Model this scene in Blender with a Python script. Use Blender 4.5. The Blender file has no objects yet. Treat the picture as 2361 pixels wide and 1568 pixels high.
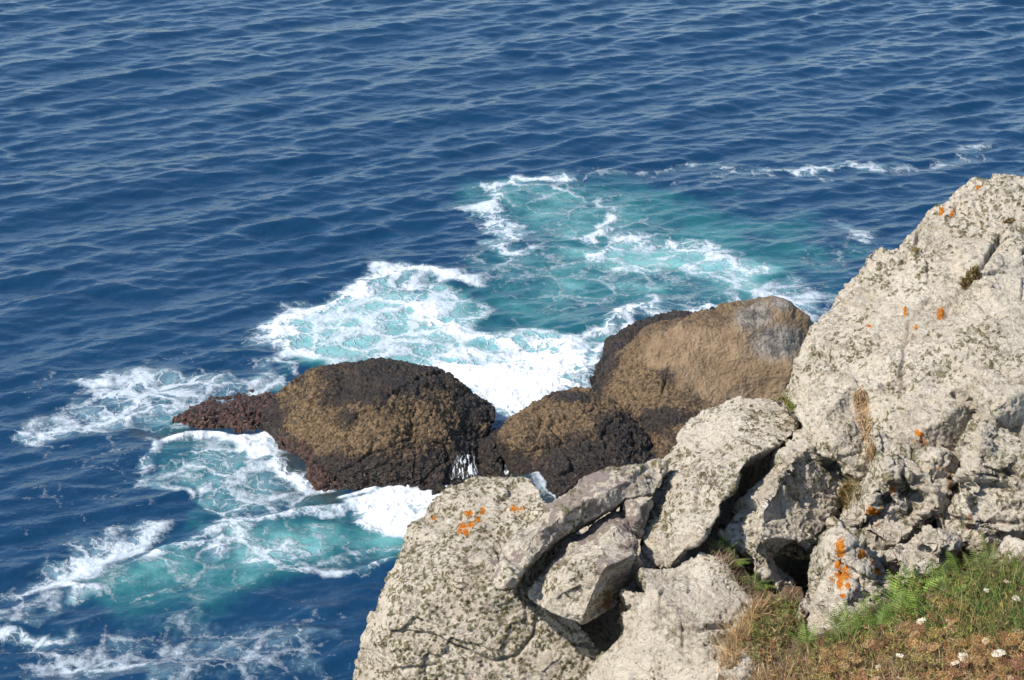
import bpy, bmesh, math, random
import numpy as np
from mathutils import Vector, Euler
from mathutils.geometry import delaunay_2d_cdt
from mathutils.bvhtree import BVHTree

random.seed(7)
rng = np.random.default_rng(7)
scene = bpy.context.scene
COL = scene.collection
R = math.radians

# ------------------------------------------------------------------ camera
CAM_H, PITCH, HFOV = 22.0, 25.0, 30.0
cam = bpy.data.cameras.new('camera')
cam.sensor_width = 36.0
cam.lens = 18.0 / math.tan(R(HFOV / 2))
cam.clip_start, cam.clip_end = 0.5, 20000
cam_o = bpy.data.objects.new('camera', cam)
cam_o.location = (0, 0, CAM_H)
cam_o.rotation_euler = (R(90 - PITCH), 0, 0)
COL.objects.link(cam_o)
scene.camera = cam_o

# ------------------------------------------------------------------ sky, sun, exposure
SUN = np.array([-0.66, -0.30, 0.78]); SUN /= np.linalg.norm(SUN)
world = bpy.data.worlds.new('World')
scene.world = world
world.use_nodes = True
_nt = world.node_tree
_sky = _nt.nodes.new('ShaderNodeTexSky')
_sky.sky_type = 'NISHITA'
_sky.sun_disc = False
_sky.sun_elevation = math.asin(SUN[2])
_sky.sun_rotation = math.atan2(SUN[0], SUN[1])
_sky.dust_density = 0.2
_sky.air_density = 1.0
_sky.ozone_density = 1.5
_nt.links.new(_sky.outputs[0], _nt.nodes['Background'].inputs[0])
_nt.nodes['Background'].inputs[1].default_value = 0.135
sun = bpy.data.lights.new('sun', 'SUN')
sun.energy = 4.8
sun.angle = R(0.5)
sun.color = (1.0, 0.94, 0.845)
sun_o = bpy.data.objects.new('sun', sun)
sun_o.rotation_euler = Vector(SUN).to_track_quat('Z', 'Y').to_euler()
sun_o.location = (-30, -10, 60)
COL.objects.link(sun_o)
scene.view_settings.view_transform = 'Standard'
scene.view_settings.look = 'None'
scene.view_settings.exposure = 0.68
scene.view_settings.gamma = 1.0

# ------------------------------------------------------------------ places
FPX = 1180.5 / math.tan(R(HFOV / 2))          # focal length in units of a 2361 px wide picture
CP, SP = math.cos(R(PITCH)), math.sin(R(PITCH))
C0 = np.array([0, 0, CAM_H])
RT, FW, UP = np.array([1, 0, 0.]), np.array([0, CP, -SP]), np.array([0, SP, CP])


def ray(x, y):
    return FW + RT * ((x - 1180.5) / FPX) - UP * ((y - 784.0) / FPX)


def at_d(x, y, d):            # point d metres out along the line of sight
    return C0 + ray(x, y) * d


def at_y(x, y, Y):            # point at world distance Y
    r = ray(x, y)
    return C0 + r * (Y / r[1])


def at_w(x, y):               # point on the water
    r = ray(x, y)
    return C0 + r * (-CAM_H / r[2])


def pix(v):                   # inverse of the above, used to place stains on finished rocks
    q = v - C0
    d = q @ FW
    return 1180.5 + FPX * (q @ RT) / d, 784.0 - FPX * (q @ UP) / d, d


def Z1(x, y): return (800 + x / 2.2588) * .98375, (900 + y / 2.2594) * .98375
def Z2(x, y): return (1400 + x / 2.26) * .98375, (900 + y / 2.26) * .98375
def Z3(x, y): return (1800 + x / 2.26) * .98375, (900 + y / 2.26) * .98375
def Z0(x, y): return x, y

# ------------------------------------------------------------------ noise
_perm = np.random.default_rng(3).permutation(256).astype(np.int64)
_perm = np.concatenate([_perm, _perm, _perm])
_g = np.random.default_rng(4).normal(size=(256, 3))
_g /= np.linalg.norm(_g, axis=1)[:, None]
_rnd = np.random.default_rng(5).random((256, 4))


def _hash(i, j, k):
    return _perm[_perm[_perm[i & 255] + (j & 255)] + (k & 255)]


def perlin(p):
    i = np.floor(p).astype(np.int64)
    f = p - i
    u = f * f * f * (f * (f * 6 - 15) + 10)
    out = 0
    for a in (0, 1):
        wa = u[:, 0] if a else 1 - u[:, 0]
        for b in (0, 1):
            wb = u[:, 1] if b else 1 - u[:, 1]
            for c in (0, 1):
                wc = u[:, 2] if c else 1 - u[:, 2]
                g = _g[_hash(i[:, 0] + a, i[:, 1] + b, i[:, 2] + c)]
                out = out + wa * wb * wc * (g[:, 0] * (f[:, 0] - a) + g[:, 1] * (f[:, 1] - b) + g[:, 2] * (f[:, 2] - c))
    return out * 1.5


def fbm(p, octaves=4, gain=0.5, ridged=False):
    s, a, t = 0, 1.0, 0
    q = p + 11.3
    for _ in range(octaves):
        n = perlin(q)
        if ridged:
            n = 1 - 2 * np.abs(n) * 1.4
        s = s + a * n
        t += a
        a *= gain
        q = q * 2.03 + 5.7
    return s / t


def worley(p):                # distance to nearest point, gap to the second, its id, the vector to it
    i = np.floor(p).astype(np.int64)
    f1 = np.full(len(p), 9.0); f2 = f1.copy()
    cid = np.zeros(len(p), np.int64); vec = np.zeros_like(p)
    for a in (-1, 0, 1):
        for b in (-1, 0, 1):
            for c in (-1, 0, 1):
                ii = i + (a, b, c)
                h = _hash(ii[:, 0], ii[:, 1], ii[:, 2])
                dv = p - (ii + _rnd[h, :3])
                d = np.sqrt((dv * dv).sum(1))
                m = d < f1
                f2 = np.where(m, f1, np.minimum(f2, d))
                f1 = np.where(m, d, f1)
                cid = np.where(m, h, cid)
                vec[m] = dv[m]
    return f1, f2, cid, vec


def sstep(a, b, x):
    t = np.clip((x - a) / (b - a), 0, 1)
    return t * t * (3 - 2 * t)

# ------------------------------------------------------------------ material helpers


class NT:
    def __init__(self, name):
        self.m = bpy.data.materials.new(name)
        self.m.use_nodes = True
        self.t = self.m.node_tree
        self.n, self.l = self.t.nodes, self.t.links
        self.b = self.n['Principled BSDF']

    def node(self, kind, **kw):
        o = self.n.new(kind)
        for k, v in kw.items():
            if k.startswith('i_'):
                o.inputs[k[2:].replace('_', ' ')].default_value = v
            else:
                setattr(o, k, v)
        return o

    def put(self, a, b):
        if isinstance(a, (int, float)):
            b.default_value = a
        elif isinstance(a, tuple):
            b.default_value = a if len(a) == 4 else a + (1,)
        else:
            self.l.new(a, b)

    def pos(self):
        return self.node('ShaderNodeNewGeometry').outputs['Position']

    def noise(self, scale, detail=4, rough=.55, vec=None, dist=0):
        o = self.node('ShaderNodeTexNoise')
        o.inputs['Scale'].default_value = scale
        o.inputs['Detail'].default_value = detail
        o.inputs['Roughness'].default_value = rough
        o.inputs['Distortion'].default_value = dist
        self.l.new(vec or self.pos(), o.inputs['Vector'])
        return o.outputs['Fac']

    def voro(self, scale, feature='F1', vec=None, out='Distance'):
        o = self.node('ShaderNodeTexVoronoi', feature=feature)
        o.inputs['Scale'].default_value = scale
        self.l.new(vec or self.pos(), o.inputs['Vector'])
        return o.outputs[out]

    def math(self, op, a, b=0.0, clamp=False):
        o = self.node('ShaderNodeMath', operation=op, use_clamp=clamp)
        self.put(a, o.inputs[0]); self.put(b, o.inputs[1])
        return o.outputs[0]

    def step(self, x, lo, hi, a=0.0, b=1.0):
        o = self.node('ShaderNodeMapRange', interpolation_type='SMOOTHSTEP')
        self.put(x, o.inputs[0])
        self.put(lo, o.inputs[1]); self.put(hi, o.inputs[2])
        o.inputs[3].default_value = a; o.inputs[4].default_value = b
        return o.outputs[0]

    def mix(self, f, a, b):
        o = self.node('ShaderNodeMix', data_type='RGBA')
        self.put(f, o.inputs[0]); self.put(a, o.inputs[6]); self.put(b, o.inputs[7])
        return o.outputs[2]

    def attr(self, name, out='Fac'):
        return self.node('ShaderNodeAttribute', attribute_name=name).outputs[out]

    def bump(self, h, dist, strength=1.0, normal=None):
        o = self.node('ShaderNodeBump')
        o.inputs['Strength'].default_value = strength
        o.inputs['Distance'].default_value = dist
        self.l.new(h, o.inputs['Height'])
        if normal is not None:
            self.l.new(normal, o.inputs['Normal'])
        return o.outputs[0]

    def base(self, c, rough=.9, normal=None, spec=None):
        self.put(c, self.b.inputs['Base Color'])
        self.put(rough, self.b.inputs['Roughness'])
        if normal is not None:
            self.l.new(normal, self.b.inputs['Normal'])
        if spec is not None:
            self.put(spec, self.b.inputs['Specular IOR Level'])
        return self.m


def mat_pale_rock():
    t = NT('lichen_covered_granite')
    n1 = t.noise(2.2, 8, .65)
    c = t.mix(t.step(n1, .35, .65), (.53, .45, .35), (.71, .625, .505))
    c = t.mix(t.step(t.noise(26, 5, .7), .42, .66), c, (.68, .605, .50))           # pale grain
    c = t.mix(t.step(t.noise(9, 6, .7), .54, .64, 0, .8), c, (.60, .555, .41))     # yellow grey crust
    c = t.mix(t.step(t.math('ADD', t.noise(38, 6, .8), t.math('MULTIPLY', t.noise(5, 4, .6), .35)), .665, .80, 0, .85), c, (.20, .17, .12))
    c = t.mix(t.step(t.noise(95, 4, .75), .54, .66, 0, .75), c, (.28, .25, .195))
    c = t.mix(t.step(t.noise(6.5, 7, .75), .55, .66, 0, .4), c, (.34, .30, .25))    # dark specks
    c = t.mix(t.step(t.noise(18, 4, .6), .62, .70, 0, .7), c, (.74, .70, .64))      # whitish crust
    c = t.mix(t.step(t.math('ADD', t.noise(11, 5, .7), t.attr('purple')), .86, .92, 0, .85), c, (.25, .195, .175))
    c = t.mix(t.step(t.math('ADD', t.noise(12, 5, .7), t.attr('rust')), .93, 1.10, 0, .85), c, (.33, .165, .075))
    tc = t.mix(t.step(t.noise(60, 3), .4, .6), (.075, .066, .028), (.25, .22, .115))
    c = t.mix(t.step(t.math('ADD', t.attr('tuft'), t.math('MULTIPLY', t.math('SUBTRACT', t.noise(90, 3), .5), .6)), .08, .36, 0, .9), c, tc)
    of = t.step(t.math('ADD', t.attr('orange'), t.math('MULTIPLY', t.math('SUBTRACT', t.noise(48, 5, .8), .5), 2.2)), .42, .52)
    c = t.mix(of, c, t.mix(t.step(t.noise(70, 2), .4, .6), (.66, .25, .022), (.46, .125, .014)))
    h = t.math('ADD', t.noise(70, 8, .7), t.math('MULTIPLY', t.noise(240, 3, .6), .4))
    return t.base(c, .92, t.bump(h, .030, 1.0), .25)


def mat_sea_rock():
    t = NT('barnacled_sea_rock')
    f = t.math('ADD', t.math('MULTIPLY', t.noise(2.2, 8, .8), .65), t.math('MULTIPLY', t.noise(13, 4, .7), .35))
    sp = t.noise(15, 5, .85)
    och = t.mix(t.step(t.noise(10, 6, .8), .38, .60), (.030, .019, .011), (.175, .112, .055))
    och = t.mix(t.step(sp, .55, .68, 0, .8), och, (.36, .28, .165))
    och = t.mix(t.step(t.noise(6, 7, .8), .55, .66, 0, .8), och, (.085, .045, .018))
    mus = t.mix(t.step(t.noise(8, 6, .8), .42, .64), (.008, .0065, .006), (.048, .029, .018))
    mus = t.mix(t.step(sp, .60, .70, 0, .85), mus, (.20, .15, .085))
    d = t.math('ADD', t.attr('dark'), t.math('MULTIPLY', t.math('SUBTRACT', f, .5), 4.4))
    c = t.mix(t.step(d, .22, .60), och, mus)
    tan = t.mix(t.step(t.noise(1.6, 7, .65), .35, .65), (.165, .108, .06), (.25, .175, .105))
    tan = t.mix(t.step(t.noise(5, 6, .7), .54, .7, 0, .8), tan, (.15, .098, .055))
    tan = t.mix(t.step(t.attr('grey'), .3, .8), tan, t.mix(t.step(t.noise(3, 7, .7), .35, .62), (.075, .066, .058), (.25, .22, .185)))
    c = t.mix(t.step(t.math('ADD', t.attr('tan'), t.math('MULTIPLY', t.math('SUBTRACT', f, .5), 1.4)), .4, .62), c, tan)
    red = t.mix(t.step(t.noise(8, 5, .7), .4, .62), (.016, .008, .006), (.095, .046, .033))
    c = t.mix(t.step(t.math('ADD', t.attr('red'), t.math('MULTIPLY', t.math('SUBTRACT', f, .5), .9)), .4, .6), c, red)
    c = t.mix(t.step(t.math('ADD', t.attr('white'), t.math('MULTIPLY', t.math('SUBTRACT', t.noise(5, 6, .8), .5), 1.5)), .55, .68), c, (.78, .80, .82))
    h = t.math('ADD', t.noise(9, 8, .75), t.math('MULTIPLY', t.voro(14), .5))
    rough = t.step(t.attr('wet'), .2, .8, .85, .27)
    return t.base(c, rough, t.bump(h, .10, .9), .4)


def mat_water():
    t = NT('sea_water')
    pos = t.pos()
    warp = t.node('ShaderNodeTexNoise')
    warp.inputs['Scale'].default_value = .8
    warp.inputs['Detail'].default_value = 3
    t.l.new(pos, warp.inputs['Vector'])
    sub = t.node('ShaderNodeVectorMath', operation='SUBTRACT')
    t.l.new(warp.outputs['Color'], sub.inputs[0]); sub.inputs[1].default_value = (.5, .5, .5)
    mul = t.node('ShaderNodeVectorMath', operation='MULTIPLY')
    t.l.new(sub.outputs[0], mul.inputs[0]); mul.inputs[1].default_value = (1.25, 1.25, 0)
    add = t.node('ShaderNodeVectorMath', operation='ADD')
    t.l.new(pos, add.inputs[0]); t.l.new(mul.outputs[0], add.inputs[1])
    w2 = t.node('ShaderNodeTexNoise')
    w2.inputs['Scale'].default_value = 4.5
    w2.inputs['Detail'].default_value = 4
    t.l.new(pos, w2.inputs['Vector'])
    s2 = t.node('ShaderNodeVectorMath', operation='SUBTRACT')
    t.l.new(w2.outputs['Color'], s2.inputs[0]); s2.inputs[1].default_value = (.5, .5, .5)
    m2 = t.node('ShaderNodeVectorMath', operation='MULTIPLY')
    t.l.new(s2.outputs[0], m2.inputs[0]); m2.inputs[1].default_value = (.42, .42, 0)
    a2 = t.node('ShaderNodeVectorMath', operation='ADD')
    t.l.new(add.outputs[0], a2.inputs[0]); t.l.new(m2.outputs[0], a2.inputs[1])
    add = a2
    flat = t.node('ShaderNodeVectorMath', operation='MULTIPLY')
    t.l.new(add.outputs[0], flat.inputs[0]); flat.inputs[1].default_value = (.85, 1.0, 0)
    v = flat.outputs[0]
    e1 = t.voro(.95, 'DISTANCE_TO_EDGE', v)
    e2 = t.voro(2.9, 'DISTANCE_TO_EDGE', v)
    pn = t.noise(.55, 5, .6, v)
    fine = t.noise(7, 6, .75)
    big = t.noise(1.6, 7, .7)
    wd = t.step(t.noise(1.1, 4, .6), .3, .7, .10, .42)
    lace = t.math('MAXIMUM', t.step(e1, 0, wd, 1, 0), t.math('MULTIPLY', t.step(e2, 0, wd, 1, 0), .80))
    # 0..1 field that a foam density is compared with
    fld = t.math('ADD', t.math('MULTIPLY', lace, .62), t.math('MULTIPLY', big, .34))
    fld = t.math('ADD', fld, t.math('MULTIPLY', t.math('SUBTRACT', fine, .5), .75))
    fld = t.math('ADD', fld, t.math('MULTIPLY', t.math('SUBTRACT', pn, .5), .5))
    den = t.attr('foam')
    thr = t.math('SUBTRACT', 1.07, den)
    diff = t.math('SUBTRACT', fld, thr)
    foam = t.step(diff, -.08, t.math('ADD', .16, t.math('MULTIPLY', den, .30)))
    foam = t.math('MULTIPLY', foam, t.math('MULTIPLY', t.step(den, .02, .12), t.step(den, .15, .85, .55, 1)))
    sd = t.math('ADD', den, t.math('ADD', t.math('MULTIPLY', t.math('SUBTRACT', big, .5), 1.1), t.math('MULTIPLY', t.math('SUBTRACT', fine, .5), .35)))
    soft = t.math('MULTIPLY', t.step(sd, .25, 1.05, 0, .55), t.step(den, .02, .3))   # milky bubbles round the foam
    aer = t.math('ADD', t.attr('aer'), t.math('MULTIPLY', t.math('SUBTRACT', t.noise(.5, 7, .68), .5), 1.5))
    aer = t.math('MULTIPLY', aer, t.step(t.attr('aer'), 0, .15))
    deep = t.mix(t.noise(.12, 3), (.0026, .0225, .058), (.0044, .0315, .073))
    c = t.mix(t.step(aer, .05, .62), deep, (.012, .088, .100))
    c = t.mix(t.step(aer, .5, 1.15), c, (.115, .30, .285))
    c = t.mix(soft, c, (.30, .48, .51))
    c = t.mix(t.attr('dark_water'), c, (.03, .035, .03))
    c = t.mix(foam, c, t.mix(t.step(t.math('ADD', den, t.math('MULTIPLY', fine, .5)), .9, 1.35), (.44, .485, .53), (.64, .66, .68)))
    rough = t.step(foam, 0, 1, .21, .75)
    spec = t.step(foam, 0, 1, .5, .15)
    st = t.node('ShaderNodeVectorMath', operation='MULTIPLY')
    t.l.new(pos, st.inputs[0]); st.inputs[1].default_value = (.75, 1.0, 1.0)
    rip = t.math('ADD', t.noise(2.6, 3, .5, st.outputs[0]), t.math('MULTIPLY', t.noise(7, 4, .6, st.outputs[0]), .34))
    b1 = t.bump(rip, .065, .8)
    fh = t.math('MULTIPLY', foam, t.math('ADD', t.noise(6, 6, .75), .5))
    b2 = t.bump(fh, .06, .8, b1)
    t.b.inputs['IOR'].default_value = 1.48
    t.b.inputs['Specular Tint'].default_value = (.74, .88, 1, 1)
    return t.base(c, rough, b2, spec)


def mat_leaf(name, rough=.6, trans=.25):
    t = NT(name)
    c = t.attr('tint', 'Color')
    t.base(c, rough, None, .3)
    tr = t.node('ShaderNodeBsdfTranslucent')
    t.l.new(c, tr.inputs[0])
    mx = t.node('ShaderNodeMixShader')
    mx.inputs[0].default_value = trans
    t.l.new(t.b.outputs[0], mx.inputs[1]); t.l.new(tr.outputs[0], mx.inputs[2])
    t.l.new(mx.outputs[0], t.n['Material Output'].inputs[0])
    return t.m


def mat_plain(name, c1, c2, scale, rough=.9, bump=.01):
    t = NT(name)
    n = t.noise(scale, 6, .7)
    return t.base(t.mix(t.step(n, .35, .65), c1, c2), rough, t.bump(n, bump), .3)


M_ROCK = mat_pale_rock()
M_SEA = mat_sea_rock()
M_WATER = mat_water()
M_LEAF = mat_leaf('leaf_blade')
M_SOIL = mat_plain('dry_turf_soil', (.075, .05, .03), (.16, .11, .065), 30, .95, .03)

# ------------------------------------------------------------------ object helpers


def tag(o, label=None, cat=None, group=None, kind=None):
    for k, v in (('label', label), ('category', cat), ('group', group), ('kind', kind)):
        if v:
            o[k] = v
    return o


def mesh_np(name, V, F, mat, attrs=None, tint=None, parent=None, smooth=True):
    """V (n,3), F (m,k) all faces of one size"""
    me = bpy.data.meshes.new(name)
    V = np.asarray(V, np.float32); F = np.asarray(F, np.int32)
    k = F.shape[1]
    me.vertices.add(len(V)); me.vertices.foreach_set('co', V.ravel())
    me.loops.add(F.size); me.loops.foreach_set('vertex_index', F.ravel())
    me.polygons.add(len(F)); me.polygons.foreach_set('loop_start', np.arange(0, F.size, k, dtype=np.int32))
    me.polygons.foreach_set('loop_total', np.full(len(F), k, np.int32))
    if smooth:
        me.polygons.foreach_set('use_smooth', np.ones(len(F), bool))
    me.update(calc_edges=True)
    for a, v in (attrs or {}).items():
        me.attributes.new(a, 'FLOAT', 'POINT').data.foreach_set('value', np.asarray(v, np.float32))
    if tint is not None:
        c = np.ones((len(V), 4), np.float32); c[:, :3] = tint
        me.attributes.new('tint', 'FLOAT_COLOR', 'POINT').data.foreach_set('color', c.ravel())
    me.materials.append(mat)
    o = bpy.data.objects.new(name, me)
    COL.objects.link(o)
    if parent:
        o.parent = parent
    return o


def solid(pts_out, pts_in, edges, thick, shrink, back):
    """closed low-polygon body: a faceted front over the outline, walls going back, a cap behind"""
    n = len(pts_out)
    P2 = [Vector(p[0]) for p in pts_out] + [Vector(p[0]) for p in pts_in]
    co = [p[1] for p in pts_out] + [p[1] for p in pts_in]
    r = delaunay_2d_cdt(P2, edges or [], [list(range(n))], 1, 1e-4)
    vs, fs, org = r[0], r[2], r[3]
    V = []
    for v, og in zip(vs, org):
        if og:
            V.append(co[og[0]])
        else:
            V.append(sum((co[j] / ((v - P2[j]).length + 1) for j in range(len(co))), np.zeros(3)) /
                     sum(1 / ((v - P2[j]).length + 1) for j in range(len(co))))
    bm = bmesh.new()
    bv = [bm.verts.new(v) for v in V]
    for f in fs:
        try:
            bm.faces.new([bv[i] for i in f])
        except ValueError:
            pass
    bnd = [e for e in bm.edges if len(e.link_faces) == 1]
    cen = np.mean([np.array(v.co) for v in bm.verts], axis=0)
    nf = list(bm.faces)
    m = {}
    for v in list(bm.verts)[:len(bv)]:
        q = np.array(v.co)
        w = cen + (q - cen) * shrink + back * thick
        m[v] = bm.verts.new(w)
    for f in nf:
        try:
            bm.faces.new([m[v] for v in reversed(f.verts)])
        except ValueError:
            pass
    for e in bnd:
        a, b = e.verts
        try:
            bm.faces.new([a, b, m[b], m[a]])
        except ValueError:
            pass
    bmesh.ops.recalc_face_normals(bm, faces=bm.faces)
    me = bpy.data.meshes.new('tmp')
    bm.to_mesh(me); bm.free()
    return me


def remesh(me, vox, smooth):
    o = bpy.data.objects.new('tmp', me)
    COL.objects.link(o)
    r = o.modifiers.new('r', 'REMESH'); r.mode = 'VOXEL'; r.voxel_size = vox; r.adaptivity = 0
    if smooth:
        s = o.modifiers.new('s', 'SMOOTH'); s.factor = .5; s.iterations = smooth
    ev = o.evaluated_get(bpy.context.evaluated_depsgraph_get())
    e = ev.to_mesh()
    n = len(e.vertices)
    V = np.empty(n * 3, np.float32); e.vertices.foreach_get('co', V)
    N = np.empty(n * 3, np.float32); e.vertices.foreach_get('normal', N)
    fl = np.empty(len(e.loops), np.int32); e.loops.foreach_get('vertex_index', fl)
    F = fl.reshape(-1, 4)
    ev.to_mesh_clear()
    bpy.data.objects.remove(o); bpy.data.meshes.remove(me)
    return V.reshape(-1, 3).astype(float), N.reshape(-1, 3).astype(float), F


def rot(v, ax, ay, az):
    return v @ np.array(Euler((ax, ay, az)).to_matrix()).T


def spots(V, lst, N=None):
    x, y, d = pix(V)
    o = np.zeros(len(V))
    for s in lst:
        sx, sy, rx = s[:3]
        ry = s[3] if len(s) > 3 else rx
        a = R(s[4]) if len(s) > 4 else 0
        dx, dy = x - sx, y - sy
        u = (dx * math.cos(a) + dy * math.sin(a)) / rx
        w = (-dx * math.sin(a) + dy * math.cos(a)) / ry
        o = np.maximum(o, np.exp(-(u * u + w * w) * .9) * 1.0)
    if N is not None:
        o *= (N @ FW < .35)
    return o


BVH = []


def pale_rock(name, label, cat, tf, D, outl, inner, thick, edges=None, cracks=None, flat=1., vox=.0072, smooth=3, broad=1., strata=1., chisel=1.,
              tuft=.5, purple=.15, rust=None, orange=None, shrink=.82, sdir=(.5, -.45, .3), group=None, kind=None, seed=0, mat=None):
    def pts(L):
        r = []
        for p in L:
            X, Y = tf(p[0], p[1])
            d = D + (p[2] if len(p) > 2 else 0) / 100
            r.append(((X, Y), at_d(X, Y, d)))
        return r
    if flat != 1:
        mn = sum(p[2] for p in inner) / len(inner)
        inner = [(p[0], p[1], mn + (p[2] - mn) * flat) for p in inner]
    me = solid(pts(outl), pts(inner), edges, thick, shrink, FW * .85 - UP * .2)
    V, N, F = remesh(me, vox, smooth)
    off = seed * 3.7
    p = V + off
    h = .030 * broad * fbm(p * 2.3, 4)
    q = rot(p, *sdir)
    qw = q + .10 * np.stack([perlin(p * 3), perlin(p * 3 + 9), perlin(p * 3 + 20)], 1)
    msk = sstep(-.3, .35, perlin(p * 1.7 + 40))
    sv = qw[:, 2] * 11 + .8 * perlin(qw * 2.1)                       # bedding: each layer ends in a small step
    fl = np.floor(sv).astype(np.int64)
    rl = _rnd[_perm[fl & 255]]
    fr = sv - fl
    led = (fr * (1 - sstep(.86, 1.0, fr))) * rl[:, 0] + .5 * (rl[:, 1] - .5)
    h += strata * .030 * (led - .25) * (.25 + .75 * msk)
    h += strata * .010 * fbm(qw * (3, 3.4, 26), 3, .6)
    f1, f2, cid, vec = worley(qw * (3.8, 4.4, 6.5))
    g = (_rnd[cid][:, :3] - .5)
    h += chisel * .09 * ((vec * g).sum(1) + .30 * (_rnd[cid][:, 3] - .5))
    h -= chisel * .012 * sstep(.10, .0, f2 - f1) * (_rnd[cid][:, 1] > .45)
    f1, f2, cid, vec = worley(qw * (10, 12, 17) + .3 * perlin(p * 12)[:, None])
    g = (_rnd[cid][:, :3] - .5)
    h += chisel * .022 * ((vec * g).sum(1) + .2 * (_rnd[cid][:, 3] - .5))
    h += .008 * fbm(p * 11, 5, .62)
    pit = fbm(p * 21 + 50, 3, .6)
    h -= .009 * sstep(.12, .45, pit)
    h += .007 * fbm(p * 55, 2, .6)
    # crusty tufted lichen
    t1, t2, tid, tv = worley(p * 44 + 1.2 * np.stack([perlin(p * 30), perlin(p * 30 + 7), perlin(p * 30 + 15)], 1))
    tm = sstep(.40, .66, .5 + 2.0 * fbm(p * 2.6 + 60, 4, .65) + .9 * (tuft - .38)) * (_rnd[tid][:, 3] < .45 + .5 * tuft)
    tm = tm * sstep(.6, .0, N @ FW)
    tf_ = np.clip(.60 + .8 * _rnd[tid][:, 1] - t1 * 1.7 + .5 * perlin(p * 70), 0, 1) * tm
    h += .011 * tf_ * (.4 + 1.2 * _rnd[tid][:, 0])
    if cracks:
        x, y, d = pix(V)
        x = x + 7 * perlin(p * 9); y = y + 7 * perlin(p * 9 + 30)
        for dep, wid, *L in cracks:
            L = [np.array(tf(*c)) for c in L]
            dm = np.full(len(V), 1e9)
            for a, b in zip(L[:-1], L[1:]):
                ab = b - a
                tt = np.clip(((x - a[0]) * ab[0] + (y - a[1]) * ab[1]) / (ab @ ab), 0, 1)
                dm = np.minimum(dm, np.hypot(x - a[0] - tt * ab[0], y - a[1] - tt * ab[1]))
            h -= dep * np.exp(-(dm / wid) ** 2) * (N @ FW < 0) * (.5 + .5 * sstep(-.4, .3, perlin(p * 6 + 70)))
    V2 = V + N * h[:, None]
    at = {'tuft': tf_, 'purple': np.full(len(V), purple) + .35 * fbm(p * 1.9 + 80, 2) * (purple > .05)}
    at['orange'] = spots(V2, [(o_[0], o_[1]) + tuple(1.35 * r_ for r_ in o_[2:4]) + tuple(o_[4:]) for o_ in orange], N) if orange else np.zeros(len(V))
    if orange:
        at['orange'] = np.maximum(at['orange'], .30 * spots(V2, [(o_[0], o_[1], o_[2] * 3.5) for o_ in orange], N))
    at['rust'] = spots(V2, rust, N) * .6 if rust else np.zeros(len(V))
    o = mesh_np(name, V2, F, mat or M_ROCK, at)
    tag(o, label, cat, group, kind)
    BVH.append(o)
    return o


def sea_rock(name, label, outl, inner, thick, vox=.023, smooth=5, lump=1., dark=None, tan=None, grey=None, red=None, white=None,
             dk=0., shrink=.8, seed=0, back=(0, 1, -.25), drop=.0, edges=None, folds=0., group=None, strands=0.):
    def pts(L):
        return [((p[0], p[1]), at_y(p[0], p[1], p[2])) for p in L]
    me = solid(pts(outl), pts(inner), edges, thick, shrink, np.array(back))
    V, N, F = remesh(me, vox, smooth)
    p = V + seed * 5.1
    at = {}
    for k, L in (('dark', dark), ('tan', tan), ('grey', grey), ('red', red), ('white', white)):
        at[k] = spots(V, L) if L else np.zeros(len(V))
    at['dark'] = np.clip(at['dark'] + dk, 0, 1)
    smoothz = np.clip(at['tan'] * 1.3, 0, 1)
    h = .16 * fbm(p * .7, 4) + .055 * fbm(p * 2.3, 4)
    f1, f2, cid, vec = worley(p * 1.3)
    h += (.17 * (vec * (_rnd[cid][:, :3] - .5)).sum(1) - .035 * sstep(.12, 0, f2 - f1)) * (1 - .8 * smoothz)
    rough = lump * (1 - .8 * smoothz)
    f1, f2, cid, vec = worley(p * 7 + .6 * perlin(p * 3)[:, None])
    h += rough * .055 * (np.clip(1 - f1 * 1.2, 0, 1) * (.4 + _rnd[cid][:, 3]) - .3)
    f1, f2, cid, vec = worley(p * 15 + .5 * perlin(p * 9)[:, None])
    h += rough * .045 * (np.clip(1 - f1 * 1.2, 0, 1) * (.3 + _rnd[cid][:, 2]) - .3)
    h += .05 * fbm(p * 5, 5, .7)
    if folds:
        qq = rot(p, .2, .5, .3)
        h += folds * .07 * fbm(qq * (1.6, .5, .6), 3, .5, True) * (.3 + smoothz)
    V2 = V + N * h[:, None]
    at['wet'] = np.clip(sstep(.55, .1, V2[:, 2]) * .7 + at['dark'] * .6, 0, 1)
    at['dark'] = np.clip(at['dark'] + .45 * sstep(.65, .15, V2[:, 2] + .25 * perlin(p * 1.2)), 0, 1)
    o = mesh_np(name, V2, F, M_SEA, at)
    tag(o, label, 'boulder', group)
    return o


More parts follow.
